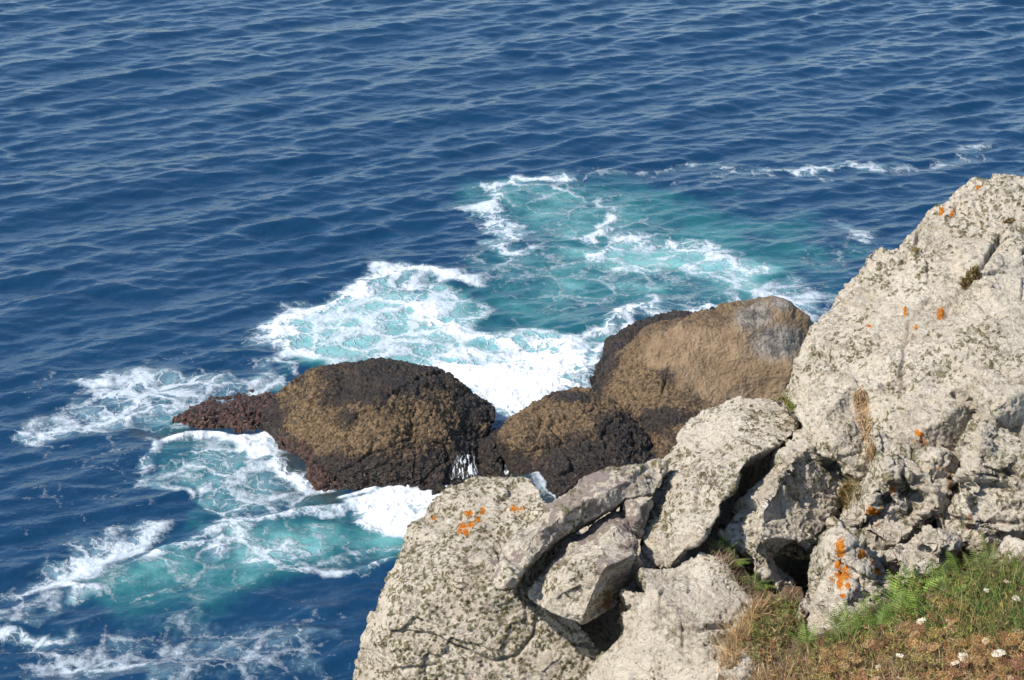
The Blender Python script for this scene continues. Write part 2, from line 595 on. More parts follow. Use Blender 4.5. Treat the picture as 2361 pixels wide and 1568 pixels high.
# ------------------------------------------------------------------ the sea
def ocean_field(n, L, seed):
    r = np.random.default_rng(seed)
    k1 = np.fft.fftfreq(n, L / n) * 2 * np.pi
    kx, ky = np.meshgrid(k1, k1, indexing='ij')
    k = np.hypot(kx, ky); k[0, 0] = 1
    th = np.arctan2(ky, kx)
    def spec(lp, lo, spread, d0, gain, fall=3.6):
        kp = 2 * np.pi / lp
        s = k ** -fall * np.exp(-(kp / k) ** 2.2 * .9) * np.exp(-(k * lo) ** 2)
        dd = np.abs(np.angle(np.exp(1j * (th - d0))))
        dd = np.minimum(dd, np.pi - dd)
        return gain * s * np.exp(-(dd / spread) ** 2)
    S = spec(2.0, .12, .25, R(90 + 26), 1.0, 4.4) + spec(.85, .05, .45, R(90 + 12), 1.0, 4.3) + spec(6.0, .1, .3, R(90 + 36), .12, 3.4) + spec(2.0, .1, .25, R(90 - 14), .16, 4.)
    a = (r.normal(size=(n, n)) + 1j * r.normal(size=(n, n))) * np.sqrt(S)
    a[0, 0] = 0
    h = np.fft.ifft2(a).real
    s = h.std()
    hx = np.fft.ifft2(a * 1j * kx / k).real / s
    hy = np.fft.ifft2(a * 1j * ky / k).real / s
    return h / s, hx, hy


def bil(a, u, v):
    n = a.shape[0]
    i = np.floor(u).astype(int); j = np.floor(v).astype(int)
    fu, fv = u - i, v - j
    i0, i1, j0, j1 = i % n, (i + 1) % n, j % n, (j + 1) % n
    return (a[i0, j0] * (1 - fu) + a[i1, j0] * fu) * (1 - fv) + (a[i0, j1] * (1 - fu) + a[i1, j1] * fu) * fv


GX0, GY0, GC = -34.0, 24.0, .08
GNX, GNY = 860, 960
gx, gy = np.meshgrid(GX0 + GC * np.arange(GNX), GY0 + GC * np.arange(GNY), indexing='ij')
_gp = np.stack([gx.ravel(), gy.ravel(), np.zeros(gx.size)], 1)
_w1 = fbm(_gp * .55, 4).reshape(gx.shape); _w2 = fbm(_gp * .55 + 33, 4).reshape(gx.shape)
wgx, wgy = gx + 1.3 * _w1, gy + 1.7 * _w2          # wavering coordinates, so that no painted edge is straight


def seg_dist(pts):
    d = np.full(gx.shape, 1e9)
    for (a, b) in zip(pts[:-1], pts[1:]):
        ab = b - a
        t = np.clip(((wgx - a[0]) * ab[0] + (wgy - a[1]) * ab[1]) / max(ab @ ab, 1e-9), 0, 1)
        d = np.minimum(d, np.hypot(wgx - a[0] - t * ab[0], wgy - a[1] - t * ab[1]))
    return d


def inside(pts):
    c = np.zeros(gx.shape, bool)
    n = len(pts)
    for i in range(n):
        (x1, y1), (x2, y2) = pts[i], pts[(i + 1) % n]
        m = ((y1 > wgy) != (y2 > wgy)) & (wgx < (x2 - x1) * (wgy - y1) / (y2 - y1 + 1e-12) + x1)
        c ^= m
    return c


def area(F, lst, val, soft):
    pts = [at_w(*p)[:2] for p in lst]
    d = seg_dist(pts + pts[:1])
    s = np.where(inside(pts), d, -d)
    np.maximum(F, val * sstep(-soft, soft, s), out=F)


def stroke(F, lst, val, wid, add=False):
    d = seg_dist([at_w(*p)[:2] for p in lst])
    v = val * np.exp(-(d / wid) ** 2)
    if add:
        F += v
    else:
        np.maximum(F, v, out=F)


foam = np.zeros(gx.shape); aer = np.zeros(gx.shape); dark_water = np.zeros(gx.shape); calm = np.zeros(gx.shape)
# turquoise water full of bubbles
area(aer, [(1115, 440), (1280, 400), (1480, 425), (1680, 470), (1760, 540), (1880, 630), (1950, 690), (1700, 735), (1450, 750), (1300, 775), (1120, 735), (1050, 680), (1110, 600), (1200, 545), (1130, 490)], .52, 1.6)
area(aer, [(1480, 450), (1760, 470), (1950, 560), (1950, 680), (1700, 640)], .36, 2.5)
stroke(aer, [(1180, 450), (1280, 470), (1330, 540)], .68, 1.5)
stroke(aer, [(1340, 600), (1480, 590), (1620, 610), (1720, 640)], .95, 1.3)
stroke(aer, [(1300, 640), (1480, 650)], .72, 1.2)
area(aer, [(620, 780), (690, 715), (800, 680), (900, 655), (1010, 660), (1080, 710), (1200, 750), (1400, 770), (1370, 860), (1300, 920), (1150, 930), (1000, 870), (900, 850), (740, 860)], 1.0, .7)
area(aer, [(130, 1370), (260, 1280), (420, 1235), (560, 1210), (800, 1190), (950, 1220), (960, 1290), (700, 1320), (560, 1350), (430, 1440), (300, 1410)], .62, 1.2)
stroke(aer, [(560, 1245), (760, 1235), (880, 1230)], .85, .7)
stroke(aer, [(320, 1310), (520, 1320)], .70, .7)
area(aer, [(360, 1030), (600, 1000), (720, 1090), (820, 1150), (760, 1200), (520, 1190), (380, 1140)], .40, .8)
area(aer, [(290, 960), (400, 920), (480, 930), (400, 990), (300, 990)], .55, .6)
area(aer, [(700, 840), (640, 900), (560, 900)], .5, .6)
# foam on the turquoise patch
area(foam, [(1120, 440), (1280, 405), (1480, 440), (1560, 520), (1750, 600), (1850, 680), (1500, 740), (1200, 720), (1100, 640), (1180, 540)], .36, .9)
stroke(foam, [(1290, 402), (1190, 415), (1130, 440), (1115, 480), (1150, 515), (1220, 535)], .72, .55)
stroke(foam, [(1215, 535), (1150, 560), (1170, 590), (1210, 580)], .70, .45)
stroke(foam, [(1110, 630), (1140, 620), (1200, 600)], .45, .5)
stroke(foam, [(1170, 430), (1250, 440), (1310, 460), (1430, 492)], .55, .45)
stroke(foam, [(1395, 505), (1365, 520), (1385, 540), (1350, 556)], .78, .35)
stroke(foam, [(1470, 520), (1430, 530), (1410, 560)], .5, .25)
stroke(foam, [(1400, 600), (1450, 565), (1530, 560), (1640, 590), (1720, 630)], .72, .75)
stroke(foam, [(1420, 605), (1560, 600), (1690, 650)], .62, .5)
area(foam, [(1480, 700), (1600, 690), (1740, 650), (1880, 640), (1950, 680), (1900, 730), (1700, 720)], .55, .7)
stroke(foam, [(1720, 665), (1850, 690), (1900, 720)], .72, .6)
stroke(foam, [(1330, 775), (1400, 748), (1500, 722), (1700, 705)], .80, .45)
stroke(foam, [(1490, 720), (1500, 690), (1480, 680)], .62, .35)
for L_, v_, w_ in (([(1290, 400), (1400, 402), (1520, 398), (1620, 385), (1700, 380)], .42, .55), ([(1680, 380), (1760, 405)], .52, .6),
                   ([(1780, 384), (1900, 384), (2010, 392)], .60, .55), ([(1990, 395), (2130, 385), (2180, 372), (2280, 350)], .45, .7),
                   ([(1950, 520), (1975, 540)], .55, .6), ([(1900, 600), (1950, 560)], .33, .8), ([(1880, 405), (1910, 415)], .45, .4),
                   ([(1620, 420), (1700, 400)], .35, .6), ([(1480, 415), (1620, 425)], .30, .6)):
    stroke(foam, L_, v_, w_)
# the surge between the boulders
area(foam, [(612, 778), (670, 720), (760, 690), (840, 652), (1000, 640), (1060, 690), (1180, 745), (1380, 770), (1365, 870), (1300, 915), (1150, 925), (1000, 870), (900, 845), (760, 850), (700, 820)], .62, .45)
stroke(foam, [(1030, 640), (900, 648), (800, 685), (690, 725), (640, 765), (622, 785), (690, 805), (760, 820)], .86, .7)
stroke(foam, [(960, 700), (1080, 760), (1200, 790), (1320, 800)], .95, .7)
area(foam, [(960, 850), (1050, 820), (1200, 800), (1350, 810), (1370, 880), (1300, 925), (1150, 1000), (1120, 960), (1090, 900)], 1.2, .8)
stroke(foam, [(1360, 880), (1390, 800), (1440, 760)], .80, .5)
stroke(foam, [(1045, 630), (1080, 655)], .75, .5)
# west of the low rock
area(foam, [(50, 990), (190, 885), (280, 835), (430, 845), (640, 830), (650, 860), (570, 915), (480, 935), (420, 985), (320, 1000), (180, 1025), (80, 1005)], .58, .8)
stroke(foam, [(60, 990), (140, 1010), (240, 1000), (290, 960), (360, 930), (500, 925), (560, 905), (640, 880)], .70, .4)
stroke(foam, [(200, 890), (300, 900), (330, 950)], .66, .5)
stroke(foam, [(640, 835), (700, 850), (690, 870)], .6, .3)
stroke(foam, [(560, 915), (610, 925), (645, 950), (640, 985)], .85, .4)
stroke(foam, [(400, 1012), (500, 1008), (600, 1010), (625, 1030)], .95, .35)
area(foam, [(480, 1005), (610, 1000), (640, 1040), (700, 1090), (720, 1140), (600, 1190), (480, 1180), (370, 1130), (360, 1070), (480, 1050)], .55, .6)
stroke(foam, [(540, 1015), (620, 1050), (690, 1095)], .86, .5)
stroke(foam, [(350, 1020), (365, 1080), (360, 1130), (430, 1175)], .62, .3)
stroke(foam, [(560, 1090), (480, 1120), (470, 1160), (540, 1180)], .62, .3)
# in front of the boulder
area(foam, [(800, 1160), (870, 1140), (960, 1120), (1060, 1095), (1120, 1095), (1060, 1180), (960, 1250), (890, 1215)], 1.1, .45)
stroke(foam, [(790, 1135), (850, 1125), (980, 1110), (1100, 1060)], 1.0, .3)
stroke(foam, [(1100, 1100), (1180, 1080)], 1.0, .3)
stroke(foam, [(1225, 1130), (1290, 1160), (1380, 1180)], .62, .6)
stroke(dark_water, [(1225, 1130), (1290, 1170), (1380, 1190)], .9, 1.0)  # darkens the water in the gap behind the pale block
stroke(foam, [(1480, 1085), (1497, 1055)], 1.1, .3)
stroke(dark_water, [(1480, 1090), (1560, 1040)], .9, .9)  # darkens the water round the small splash
stroke(foam, [(800, 1185), (700, 1190), (600, 1200), (520, 1225), (440, 1235), (360, 1260)], .72, .4)
stroke(foam, [(560, 1205), (640, 1190), (720, 1180)], .75, .5)
stroke(foam, [(540, 1240), (620, 1270), (720, 1250)], .60, .5)
stroke(foam, [(60, 1350), (120, 1300), (200, 1260), (330, 1215)], .72, .6)
stroke(foam, [(80, 1360), (150, 1385), (200, 1370)], .80, .45)
stroke(foam, [(190, 1260), (160, 1310), (100, 1340)], .70, .5)
area(foam, [(60, 1360), (240, 1240), (560, 1200), (880, 1200), (900, 1300), (640, 1330), (440, 1420), (250, 1400)], .34, .7)
stroke(foam, [(650, 1315), (720, 1330), (800, 1330), (880, 1300)], .62, .35)
stroke(foam, [(780, 1260), (850, 1250), (910, 1265)], .58, .3)
stroke(foam, [(0, 1480), (50, 1455), (190, 1450)], .70, .35)
stroke(foam, [(165, 1500), (190, 1535), (320, 1560)], .55, .35)
stroke(foam, [(480, 1545), (550, 1520), (540, 1470)], .50, .3)
area(foam, [(0, 1430), (300, 1430), (760, 1400), (820, 1480), (760, 1600), (0, 1600)], .42, 1.0)
area(foam, [(40, 1000), (300, 990), (420, 1030), (400, 1180), (560, 1200), (300, 1230), (60, 1330), (20, 1200)], .22, 1.2)
stroke(foam, [(30, 1400), (90, 1410)], .5, .3)
area(foam, [(0, 900), (120, 830), (300, 800), (560, 800), (620, 830), (200, 860), (40, 1000)], .26, .8)
area(foam, [(1050, 590), (1150, 560), (1150, 680), (1040, 660)], .33, .6)
# rock just under the surface
stroke(dark_water, [(700, 1050), (720, 1110), (760, 1150)], .8, .5)
stroke(dark_water, [(330, 1010), (400, 1000), (480, 1005)], .7, .4)
foam = np.clip(foam, 0, 1.1)


def build_sea():
    pit = np.concatenate([np.linspace(50, 35.8, 40)[:-1], np.linspace(35.8, 14.3, 1010), np.geomspace(14.2, .3, 90)])
    rr = CAM_H / np.tan(np.radians(pit))
    az = np.concatenate([np.linspace(-70, -18.5, 70)[:-1], np.linspace(-18.5, 18.5, 1120), np.linspace(18.5, 70, 70)[1:]])
    A, RR = np.meshgrid(np.radians(az), rr, indexing='ij')
    x, y = (RR * np.sin(A)).ravel(), (RR * np.cos(A)).ravel()
    u, v = (x - GX0) / GC, (y - GY0) / GC
    ok = (u >= 0) & (u < GNX - 1) & (v >= 0) & (v < GNY - 1)
    uc, vc = np.clip(u, 0, GNX - 2), np.clip(v, 0, GNY - 2)
    def samp(G):
        i, j = uc.astype(int), vc.astype(int)
        fu, fv = uc - i, vc - j
        return ((G[i, j] * (1 - fu) + G[i + 1, j] * fu) * (1 - fv) + (G[i, j + 1] * (1 - fu) + G[i + 1, j + 1] * fu) * fv) * ok
    fo, ae, sh = samp(foam), samp(aer), samp(dark_water)
    n, L = 1024, 88.0
    h, hx, hy = ocean_field(n, L, 21)
    us, vs = x / L * n, y / L * n
    r = np.hypot(x, y)
    amp = WAVE_AMP * (1 + .9 * fbm(np.stack([x * .05, y * .028, 0 * x], 1), 3)) * (1 - .45 * np.clip(ae, 0, 1)) * np.clip(1.15 - r / 900, .05, 1)
    ch = .2
    X = x + amp * ch * bil(hx, us, vs)
    Y = y + amp * ch * bil(hy, us, vs)
    p = np.stack([x, y, 0 * x], 1)
    Z = amp * bil(h, us, vs)
    m = fo > .35
    q = p[m]
    Z[m] += sstep(.35, 1., fo[m]) * (.04 + .15 * fbm(q * 1.4, 4, .6) + .05 * fbm(q * 6, 3, .6))
    ni, nj = len(az), len(rr)
    idx = np.arange(ni * nj).reshape(ni, nj)
    F = np.stack([idx[:-1, :-1], idx[1:, :-1], idx[1:, 1:], idx[:-1, 1:]], -1).reshape(-1, 4)
    o = mesh_np('sea', np.stack([X, Y, Z], 1), F, M_WATER, {'foam': fo, 'aer': ae, 'dark_water': sh})
    tag(o, 'deep blue sea with white foam and turquoise swirls', None, None, 'structure')


WAVE_AMP = .054
build_sea()
# ------------------------------------------------------------------ rocks in the sea
sea_rock('sea_boulder', 'big rounded boulder with black mussel cap standing in the surf', [
    (600, 985, 41.9), (610, 950, 42.0), (640, 910, 42.0), (680, 872, 42.0), (720, 850, 42.0), (780, 842, 42.0), (820, 836, 42.0), (880, 829, 42.1),
    (940, 836, 42.1), (1000, 848, 42.1), (1045, 872, 42.1), (1085, 902, 42.1), (1115, 918, 42.1), (1138, 932, 42.1), (1132, 970, 41.4), (1115, 1012, 40.8),
    (1095, 1110, 39.6), (1000, 1165, 38.9), (900, 1182, 38.8), (800, 1172, 38.9), (715, 1130, 39.5), (692, 1085, 40.3), (630, 1060, 41.2), (595, 1040, 41.7)],
    [(740, 872, 41.3), (715, 920, 40.9), (700, 990, 40.7), (715, 1060, 39.9), (830, 865, 41.3), (950, 880, 41.2), (1050, 915, 41.3), (820, 930, 40.3),
     (900, 925, 40.2), (1000, 940, 40.4), (780, 980, 40.0), (900, 1010, 39.5), (1030, 1000, 40.0), (900, 1100, 39.05), (1010, 1090, 39.3), (790, 1085, 39.2), (650, 1000, 41.1)],
    1.4, dark=[(900, 865, 190, 62), (1100, 935, 60, 60), (820, 905, 100, 40), (1000, 1085, 140, 60), (860, 1095, 150, 50), (620, 960, 40, 60, 20), (1090, 1030, 50, 60), (800, 960, 30, 25)],
    red=[(640, 1030, 50, 26), (700, 1050, 20, 40)], lump=1.0, seed=1)
sea_rock('sea_rock', 'low red brown seaweed rock awash at the mussel boulder', [
    (383, 985, 42.1), (400, 958, 42.4), (450, 940, 42.6), (500, 938, 42.65), (555, 926, 42.95), (600, 910, 43.7), (650, 905, 43.9), (690, 915, 43.2), (670, 1000, 41.6),
    (600, 1028, 41.5), (500, 1022, 41.7), (430, 1032, 41.8), (385, 1018, 41.9)], [(460, 965, 42.1), (560, 950, 42.4), (615, 945, 42.85), (520, 985, 41.95)],
    1.2, vox=.025, red=[(500, 960, 200, 80), (620, 900, 60, 40)], dk=.3, lump=1.6, seed=2)
sea_rock('sea_rock', 'small dark red rock at the foot of the mussel boulder', [
    (712, 1080, 39.6), (745, 1072, 39.7), (800, 1105, 39.3), (815, 1130, 39.1), (800, 1170, 38.8), (740, 1185, 38.9), (708, 1165, 39.1)], [(750, 1110, 39.1)],
    .8, vox=.025, red=[(760, 1120, 90)], dk=.2, lump=1.2, seed=3)
sea_rock('sea_rock', 'black wet block in the gap between the two barnacled boulders', [
    (1080, 1040, 40.5), (1110, 1010, 40.7), (1150, 998, 40.8), (1180, 1040, 40.5), (1180, 1115, 39.6), (1110, 1125, 39.6), (1085, 1100, 39.9)],
    [(1130, 1040, 40.2), (1130, 1080, 39.85)], .8, vox=.025, dk=.75, seed=4, white=[(1168, 1085, 6, 25)])
sea_rock('sea_rock', 'small black rock lying in white foam beside pale lichen block', [
    (945, 1152, 38.9), (985, 1130, 39.0), (1010, 1120, 39.0), (1050, 1140, 38.7), (1030, 1195, 38.0), (960, 1180, 38.2)], [(1000, 1150, 38.5)],
    .6, vox=.022, dk=.8, seed=5)
sea_rock('sea_boulder', 'brown barnacled boulder between mussel boulder and tan boulder', [
    (1150, 990, 40.8), (1180, 966, 41.1), (1230, 938, 41.5), (1290, 914, 41.9), (1330, 908, 41.9), (1370, 912, 41.9), (1430, 935, 41.8), (1470, 980, 41.4), (1510, 1035, 40.9),
    (1530, 1080, 40.3), (1480, 1140, 39.4), (1370, 1185, 38.7), (1290, 1195, 38.4), (1230, 1170, 38.7), (1182, 1120, 39.3), (1165, 1070, 39.9), (1148, 1030, 40.4)],
    [(1190, 1000, 40.3), (1260, 960, 40.8), (1340, 950, 41.0), (1420, 990, 40.6), (1240, 1050, 39.6), (1350, 1030, 39.9), (1300, 1110, 38.9), (1420, 1080, 39.5)],
    1.6, dark=[(1300, 1120, 170, 50), (1350, 1050, 120, 50), (1430, 1000, 60, 60), (1160, 1050, 16, 40), (1330, 915, 60, 10)], lump=1.1, seed=6)
sea_rock('sea_boulder', 'large smooth tan boulder with grey bird stained top', [
    (1365, 900, 43.6), (1378, 868, 43.8), (1405, 835, 43.9), (1440, 808, 44.0), (1480, 775, 44.0), (1535, 757, 44.0), (1600, 747, 44.0), (1650, 738, 44.0), (1688, 738, 44.0),
    (1700, 714, 44.3), (1750, 700, 44.4), (1772, 694, 44.4), (1800, 694, 44.4), (1830, 714, 44.4), (1878, 746, 44.5), (1940, 810, 44.3), (1940, 960, 42.6), (1760, 1010, 41.9),
    (1640, 1080, 40.7), (1560, 1100, 40.3), (1500, 1085, 40.5), (1480, 1010, 41.3), (1440, 965, 41.9), (1400, 930, 42.6)],
    [(1480, 850, 43.2), (1560, 800, 43.4), (1660, 780, 43.4), (1720, 750, 43.6), (1800, 760, 43.6), (1500, 890, 42.5), (1600, 880, 42.6), (1720, 860, 42.8), (1820, 850, 42.8),
     (1520, 960, 41.6), (1620, 960, 41.7), (1560, 1020, 41.0), (1440, 890, 42.9)], 2.2, vox=.03,
    tan=[(1850, 770, 60, 60), (1650, 830, 130, 95), (1780, 800, 130, 130), (1560, 800, 100, 50, -20), (1700, 900, 100, 50)], grey=[(1735, 725, 55, 45), (1790, 790, 70, 50), (1800, 700, 30, 20)],
    dark=[(1560, 860, 50, 26), (1395, 860, 20, 50, 30), (1540, 960, 60, 20), (1660, 915, 60, 20), (1370, 900, 14, 30)],
    lump=.9, folds=1.0, seed=7)
sea_rock('sea_rock', 'black weed covered ledge along the back of the tan boulder', [
    (1362, 890, 43.9), (1372, 848, 44.8), (1392, 800, 45.6), (1430, 768, 46.0), (1490, 741, 46.2), (1555, 729, 46.3), (1640, 722, 46.2), (1705, 708, 46.2), (1740, 760, 44.9),
    (1600, 800, 44.4), (1450, 850, 44.1), (1400, 910, 43.4)], [(1430, 800, 45.2), (1540, 752, 45.5), (1640, 740, 45.6)], 1.0, vox=.03, dk=.85, lump=1.2, seed=8)
sea_rock('sea_rock', 'small ochre rock wedged below the tan boulder', [
    (1500, 1045, 40.7), (1525, 1015, 41.0), (1575, 985, 41.3), (1640, 980, 41.3), (1640, 1090, 40.0), (1540, 1110, 39.8), (1495, 1080, 40.2)],
    [(1570, 1040, 40.4)], .9, vox=.03, lump=.9, seed=9)
# ------------------------------------------------------------------ the cliff behind and below the near rocks
pale_rock('cliff', None, None, Z0, 10.0, [
    (900, 1640, 40), (930, 1400, 60), (985, 1270, 70), (1060, 1190, 90), (1200, 1160, 60), (1330, 1170, 40), (1440, 1130, 50), (1545, 1050, 60), (1610, 985, 90), (1760, 950, 90), (1850, 900, 90),
    (1900, 800, 90), (1990, 700, 100), (2110, 620, 100), (2220, 520, 100), (2560, 470, 120), (3080, 600, 130), (3200, 1000, 60), (3300, 1700, -40), (3100, 3000, 100), (2300, 4200, 900), (900, 4200, 900), (760, 2600, 300), (860, 1800, 60)],
    [(1300, 1300, 20), (1650, 1250, -5), (1870, 1300, 130), (1960, 1280, 40), (1500, 1450, 10), (1300, 1500, 15), (2000, 1100, 10), (2250, 1100, 10), (2200, 800, 60), (1800, 1700, -60), (2300, 1500, -50),
     (1400, 1800, 10), (1800, 2600, 200)], 5.0, vox=.06, broad=2, strata=.5, chisel=.5, tuft=.2, shrink=.97, kind='structure', seed=30)

# ------------------------------------------------------------------ near rocks, pale and lichen covered
pale_rock('rock', 'broad pale block with orange lichen spots at the seaward end of the outcrop', 'rock', Z0, 9.6, [
    (836, 1452, 40), (868, 1385, 42), (895, 1330, 45), (926, 1258, 55), (948, 1213, 65), (988, 1163, 80), (1036, 1124, 92), (1095, 1103, 98), (1170, 1098, 95), (1222, 1104, 88),
    (1243, 1125, 75), (1253, 1150, 65), (1290, 1185, 45), (1300, 1240, 40), (1290, 1330, 35), (1300, 1400, 10), (1370, 1480, 10), (1400, 1560, 10), (1420, 1760, 10), (830, 1780, 45), (812, 1600, 42), (820, 1500, 40)],
    [(1000, 1250, 45), (1100, 1180, 62), (1190, 1180, 58), (930, 1362, 12), (1018, 1322, 10), (1092, 1350, 2), (1150, 1356, 0), (1200, 1330, 12), (1090, 1260, 32), (1180, 1260, 35), (890, 1450, 14), (980, 1440, 5),
     (1100, 1420, 4), (1210, 1400, 4), (1260, 1500, 6), (1100, 1540, 3), (930, 1540, 14), (1100, 1700, 8), (900, 1700, 20), (1300, 1650, 4)],
    1.2, tuft=.74, purple=.26, strata=.5, seed=1, broad=.5, chisel=.45, smooth=2,
    cracks=[(.05, 4, (905, 1456), (985, 1462), (1048, 1488), (1100, 1512), (1135, 1530), (1190, 1510), (1232, 1470)), (.03, 4, (1012, 1315), (1040, 1340), (1080, 1352)), (.03, 4, (1232, 1470), (1245, 1400)), (.03, 4, (1080, 1290), (1120, 1305)), (.03, 4, (900, 1545), (1000, 1535))],
    orange=[(1080, 1182, 8, 5), (1113, 1178, 5, 7), (1068, 1214, 9, 5), (1085, 1211, 8, 5), (1074, 1228, 6), (1060, 1224, 5), (1186, 1173, 8, 4), (1205, 1172, 6, 3), (1102, 1198, 5), (1002, 1195, 4)])
pale_rock('rock', 'long curved slab lying across the block with the orange spots', 'rock', Z1, 9.3, [
    (790, 1068, -4), (800, 1020, 6), (850, 870, 20), (930, 780, 28), (1050, 690, 35), (1130, 620, 38), (1230, 545, 40), (1270, 490, 45), (1310, 488, 45), (1400, 447, 48), (1460, 445, 48), (1560, 425, 52), (1640, 420, 55), (1720, 400, 60),
    (1722, 440, 56), (1690, 520, 46), (1655, 582, 40), (1510, 612, 34), (1400, 668, 30), (1230, 760, 24), (1165, 800, 20), (1060, 880, 12), (955, 985, 2), (900, 1075, -6), (860, 1085, -8)],
    [(870, 960, 0), (1000, 810, 12), (1060, 770, 12), (1120, 735, 14), (1190, 672, 18), (1350, 590, 24), (1520, 505, 34), (1690, 440, 50), (880, 1050, -9)],
    .30, edges=None, tuft=.42, purple=.345, chisel=.35, strata=.6, broad=.4, smooth=2, vox=.0075, seed=2, shrink=.92)
pale_rock('rock', 'wedge shaped stone with a tan underside held between the slabs', 'rock', Z1, 9.3, [
    (980, 1120, 5), (1060, 1008, 18), (1150, 880, 32), (1190, 802, 40), (1300, 768, 40), (1365, 718, 42), (1450, 672, 44), (1518, 658, 42), (1534, 700, 36), (1550, 800, 26), (1570, 880, 12), (1592, 930, 10), (1585, 1000, 22),
    (1520, 1058, 28), (1485, 1095, 30), (1490, 1150, 34), (1400, 1205, 22), (1330, 1252, 10), (1270, 1276, 0), (1150, 1232, 2), (1060, 1182, 4)],
    [(1060, 1000, 6), (1240, 985, -9), (1400, 970, -18), (1560, 900, 0), (1370, 850, 5), (1250, 900, 6), (1340, 1100, -10), (1290, 1220, -6), (1440, 780, 14)],
    .45, tuft=.45, purple=.355, chisel=.35, strata=.6, broad=.4, vox=.0075, smooth=2, seed=3, rust=[(1398, 1385, 40, 40)])
pale_rock('rock', 'small upright stone between wedge stone and big leaning slab', 'rock', Z1, 9.6, [
    (1505, 620, 5), (1570, 586, 8), (1662, 584, 10), (1665, 640, 10), (1610, 740, 6), (1580, 800, 4), (1545, 770, 2), (1525, 700, 0)], [(1580, 650, -4), (1570, 720, -5)],
    .35, tuft=.2, purple=.35, vox=.007, seed=4)
pale_rock('rock', 'big leaning slab with a dark open crack beneath its right edge', 'rock', Z2, 9.5, [
    (222, 850, 20), (240, 765, 22), (300, 600, 38), (350, 515, 48), (366, 420, 60), (422, 325, 72), (432, 268, 78), (480, 190, 88), (560, 132, 95), (640, 118, 95), (682, 84, 98), (780, 68, 98), (900, 74, 95), (960, 98, 90),
    (1060, 140, 80), (1080, 210, 70), (1022, 275, 50), (1000, 300, 42), (918, 342, 30), (815, 388, 18), (765, 445, 8), (722, 560, -6), (655, 618, -12), (640, 690, -18), (585, 790, -24), (530, 842, -20), (468, 872, -14),
    (372, 985, -8), (312, 942, 2), (240, 895, 14)],
    [(380, 700, 6), (480, 740, -14), (560, 770, -24), (300, 760, 12), (500, 560, 8), (600, 400, 28), (640, 560, -2), (750, 250, 55), (620, 250, 62), (900, 220, 60), (850, 330, 32), (450, 430, 48), (720, 400, 22), (540, 660, -4), (380, 870, -4)],
    .34, shrink=.93, tuft=.38, purple=.22, chisel=.5, strata=.7, broad=.5, smooth=2, seed=5)
pale_rock('rock', 'pointed rock with shaded hollows above the small cave', 'rock', Z2, 9.6, [
    (1010, 290, 44), (945, 390, 30), (880, 500, 18), (800, 575, 8), (735, 640, 2), (680, 735, -6), (640, 790, -10), (700, 850, -16), (800, 925, -18), (880, 1000, -22), (955, 1070, -24), (1050, 1100, -18), (1045, 1050, -8), (1000, 1005, -2), (965, 945, 0),
    (950, 890, 0), (985, 862, -2), (1050, 842, -4), (1125, 858, 0), (1200, 884, 6), (1245, 880, 14), (1260, 780, 20), (1300, 660, 26), (1340, 480, 34), (1310, 380, 36), (1220, 310, 34), (1110, 240, 40)],
    [(1040, 400, 6), (960, 520, -6), (880, 640, -16), (880, 760, -22), (930, 820, -20), (780, 760, -16), (850, 880, -22), (1100, 480, 13), (1080, 560, 8), (1130, 590, 15), (1190, 540, 20), (1180, 640, 17), (1230, 740, 14), (1080, 760, -4), (1160, 820, 0),
     (980, 700, -8), (1010, 620, 4), (1110, 340, 18), (1060, 830, -10)],
    .7, tuft=.40, purple=.12, strata=.9, chisel=.9, smooth=2, flat=.85, broad=.6, seed=6)
pale_rock('rock', 'smooth pale slab below the leaning slab running off the bottom edge', 'rock', Z2, 9.0, [
    (230, 965, 25), (222, 1010, 20), (268, 1065, 10), (258, 1105, 8), (135, 1078, 24), (128, 1105, 22), (160, 1165, 12), (198, 1160, 10), (178, 1192, 12), (120, 1205, 20), (150, 1232, 14), (135, 1320, 14), (60, 1392, 18),
    (10, 1440, 20), (-40, 1510, 22), (-80, 1700, 22), (-60, 2000, 10), (760, 2000, -60), (760, 1560, -40), (720, 1400, -10), (760, 1260, 2), (830, 1200, 10), (830, 1130, 18), (740, 1040, 24), (690, 950, 30), (620, 900, 34), (540, 870, 38), (440, 960, 34), (380, 985, 30)],
    [(450, 1060, 14), (330, 1110, 2), (600, 1050, 16), (650, 1180, 2), (440, 1240, -8), (260, 1300, -2), (600, 1290, -8), (560, 1330, -12), (450, 1420, -14), (200, 1480, -2), (560, 1520, -22), (300, 1650, -12), (600, 1750, -34), (100, 1750, 2)],
    1.0, tuft=.36, purple=.16, chisel=.45, strata=.6, broad=.5, smooth=2, cracks=[(.04, 6, (440, 1290), (560, 1302), (720, 1268)), (.04, 6, (480, 1490), (560, 1535), (640, 1515)), (.03, 6, (450, 1250), (440, 1400), (490, 1490))], seed=7)
pale_rock('rock', 'small rounded pale stone half sunk in dry grass', 'rock', Z2, 8.35, [
    (650, 1530, 10), (695, 1462, 12), (775, 1408, 16), (850, 1408, 16), (895, 1452, 10), (910, 1540, 2), (880, 1700, -8), (700, 1720, -4), (640, 1620, 4)], [(780, 1470, -4), (760, 1580, -12)],
    .5, tuft=.15, purple=.24, chisel=.8, vox=.0075, seed=8)
pale_rock('rock', 'narrow grey splinter of stone against the orange lichen buttress', 'rock', Z2, 8.75, [
    (1020, 1345, 4), (1055, 1200, 10), (1083, 1120, 14), (1150, 1130, 16), (1140, 1210, 12), (1100, 1350, 6)], [(1080, 1230, -2)],
    .3, tuft=.1, purple=.36, strata=1.2, vox=.007, seed=9)

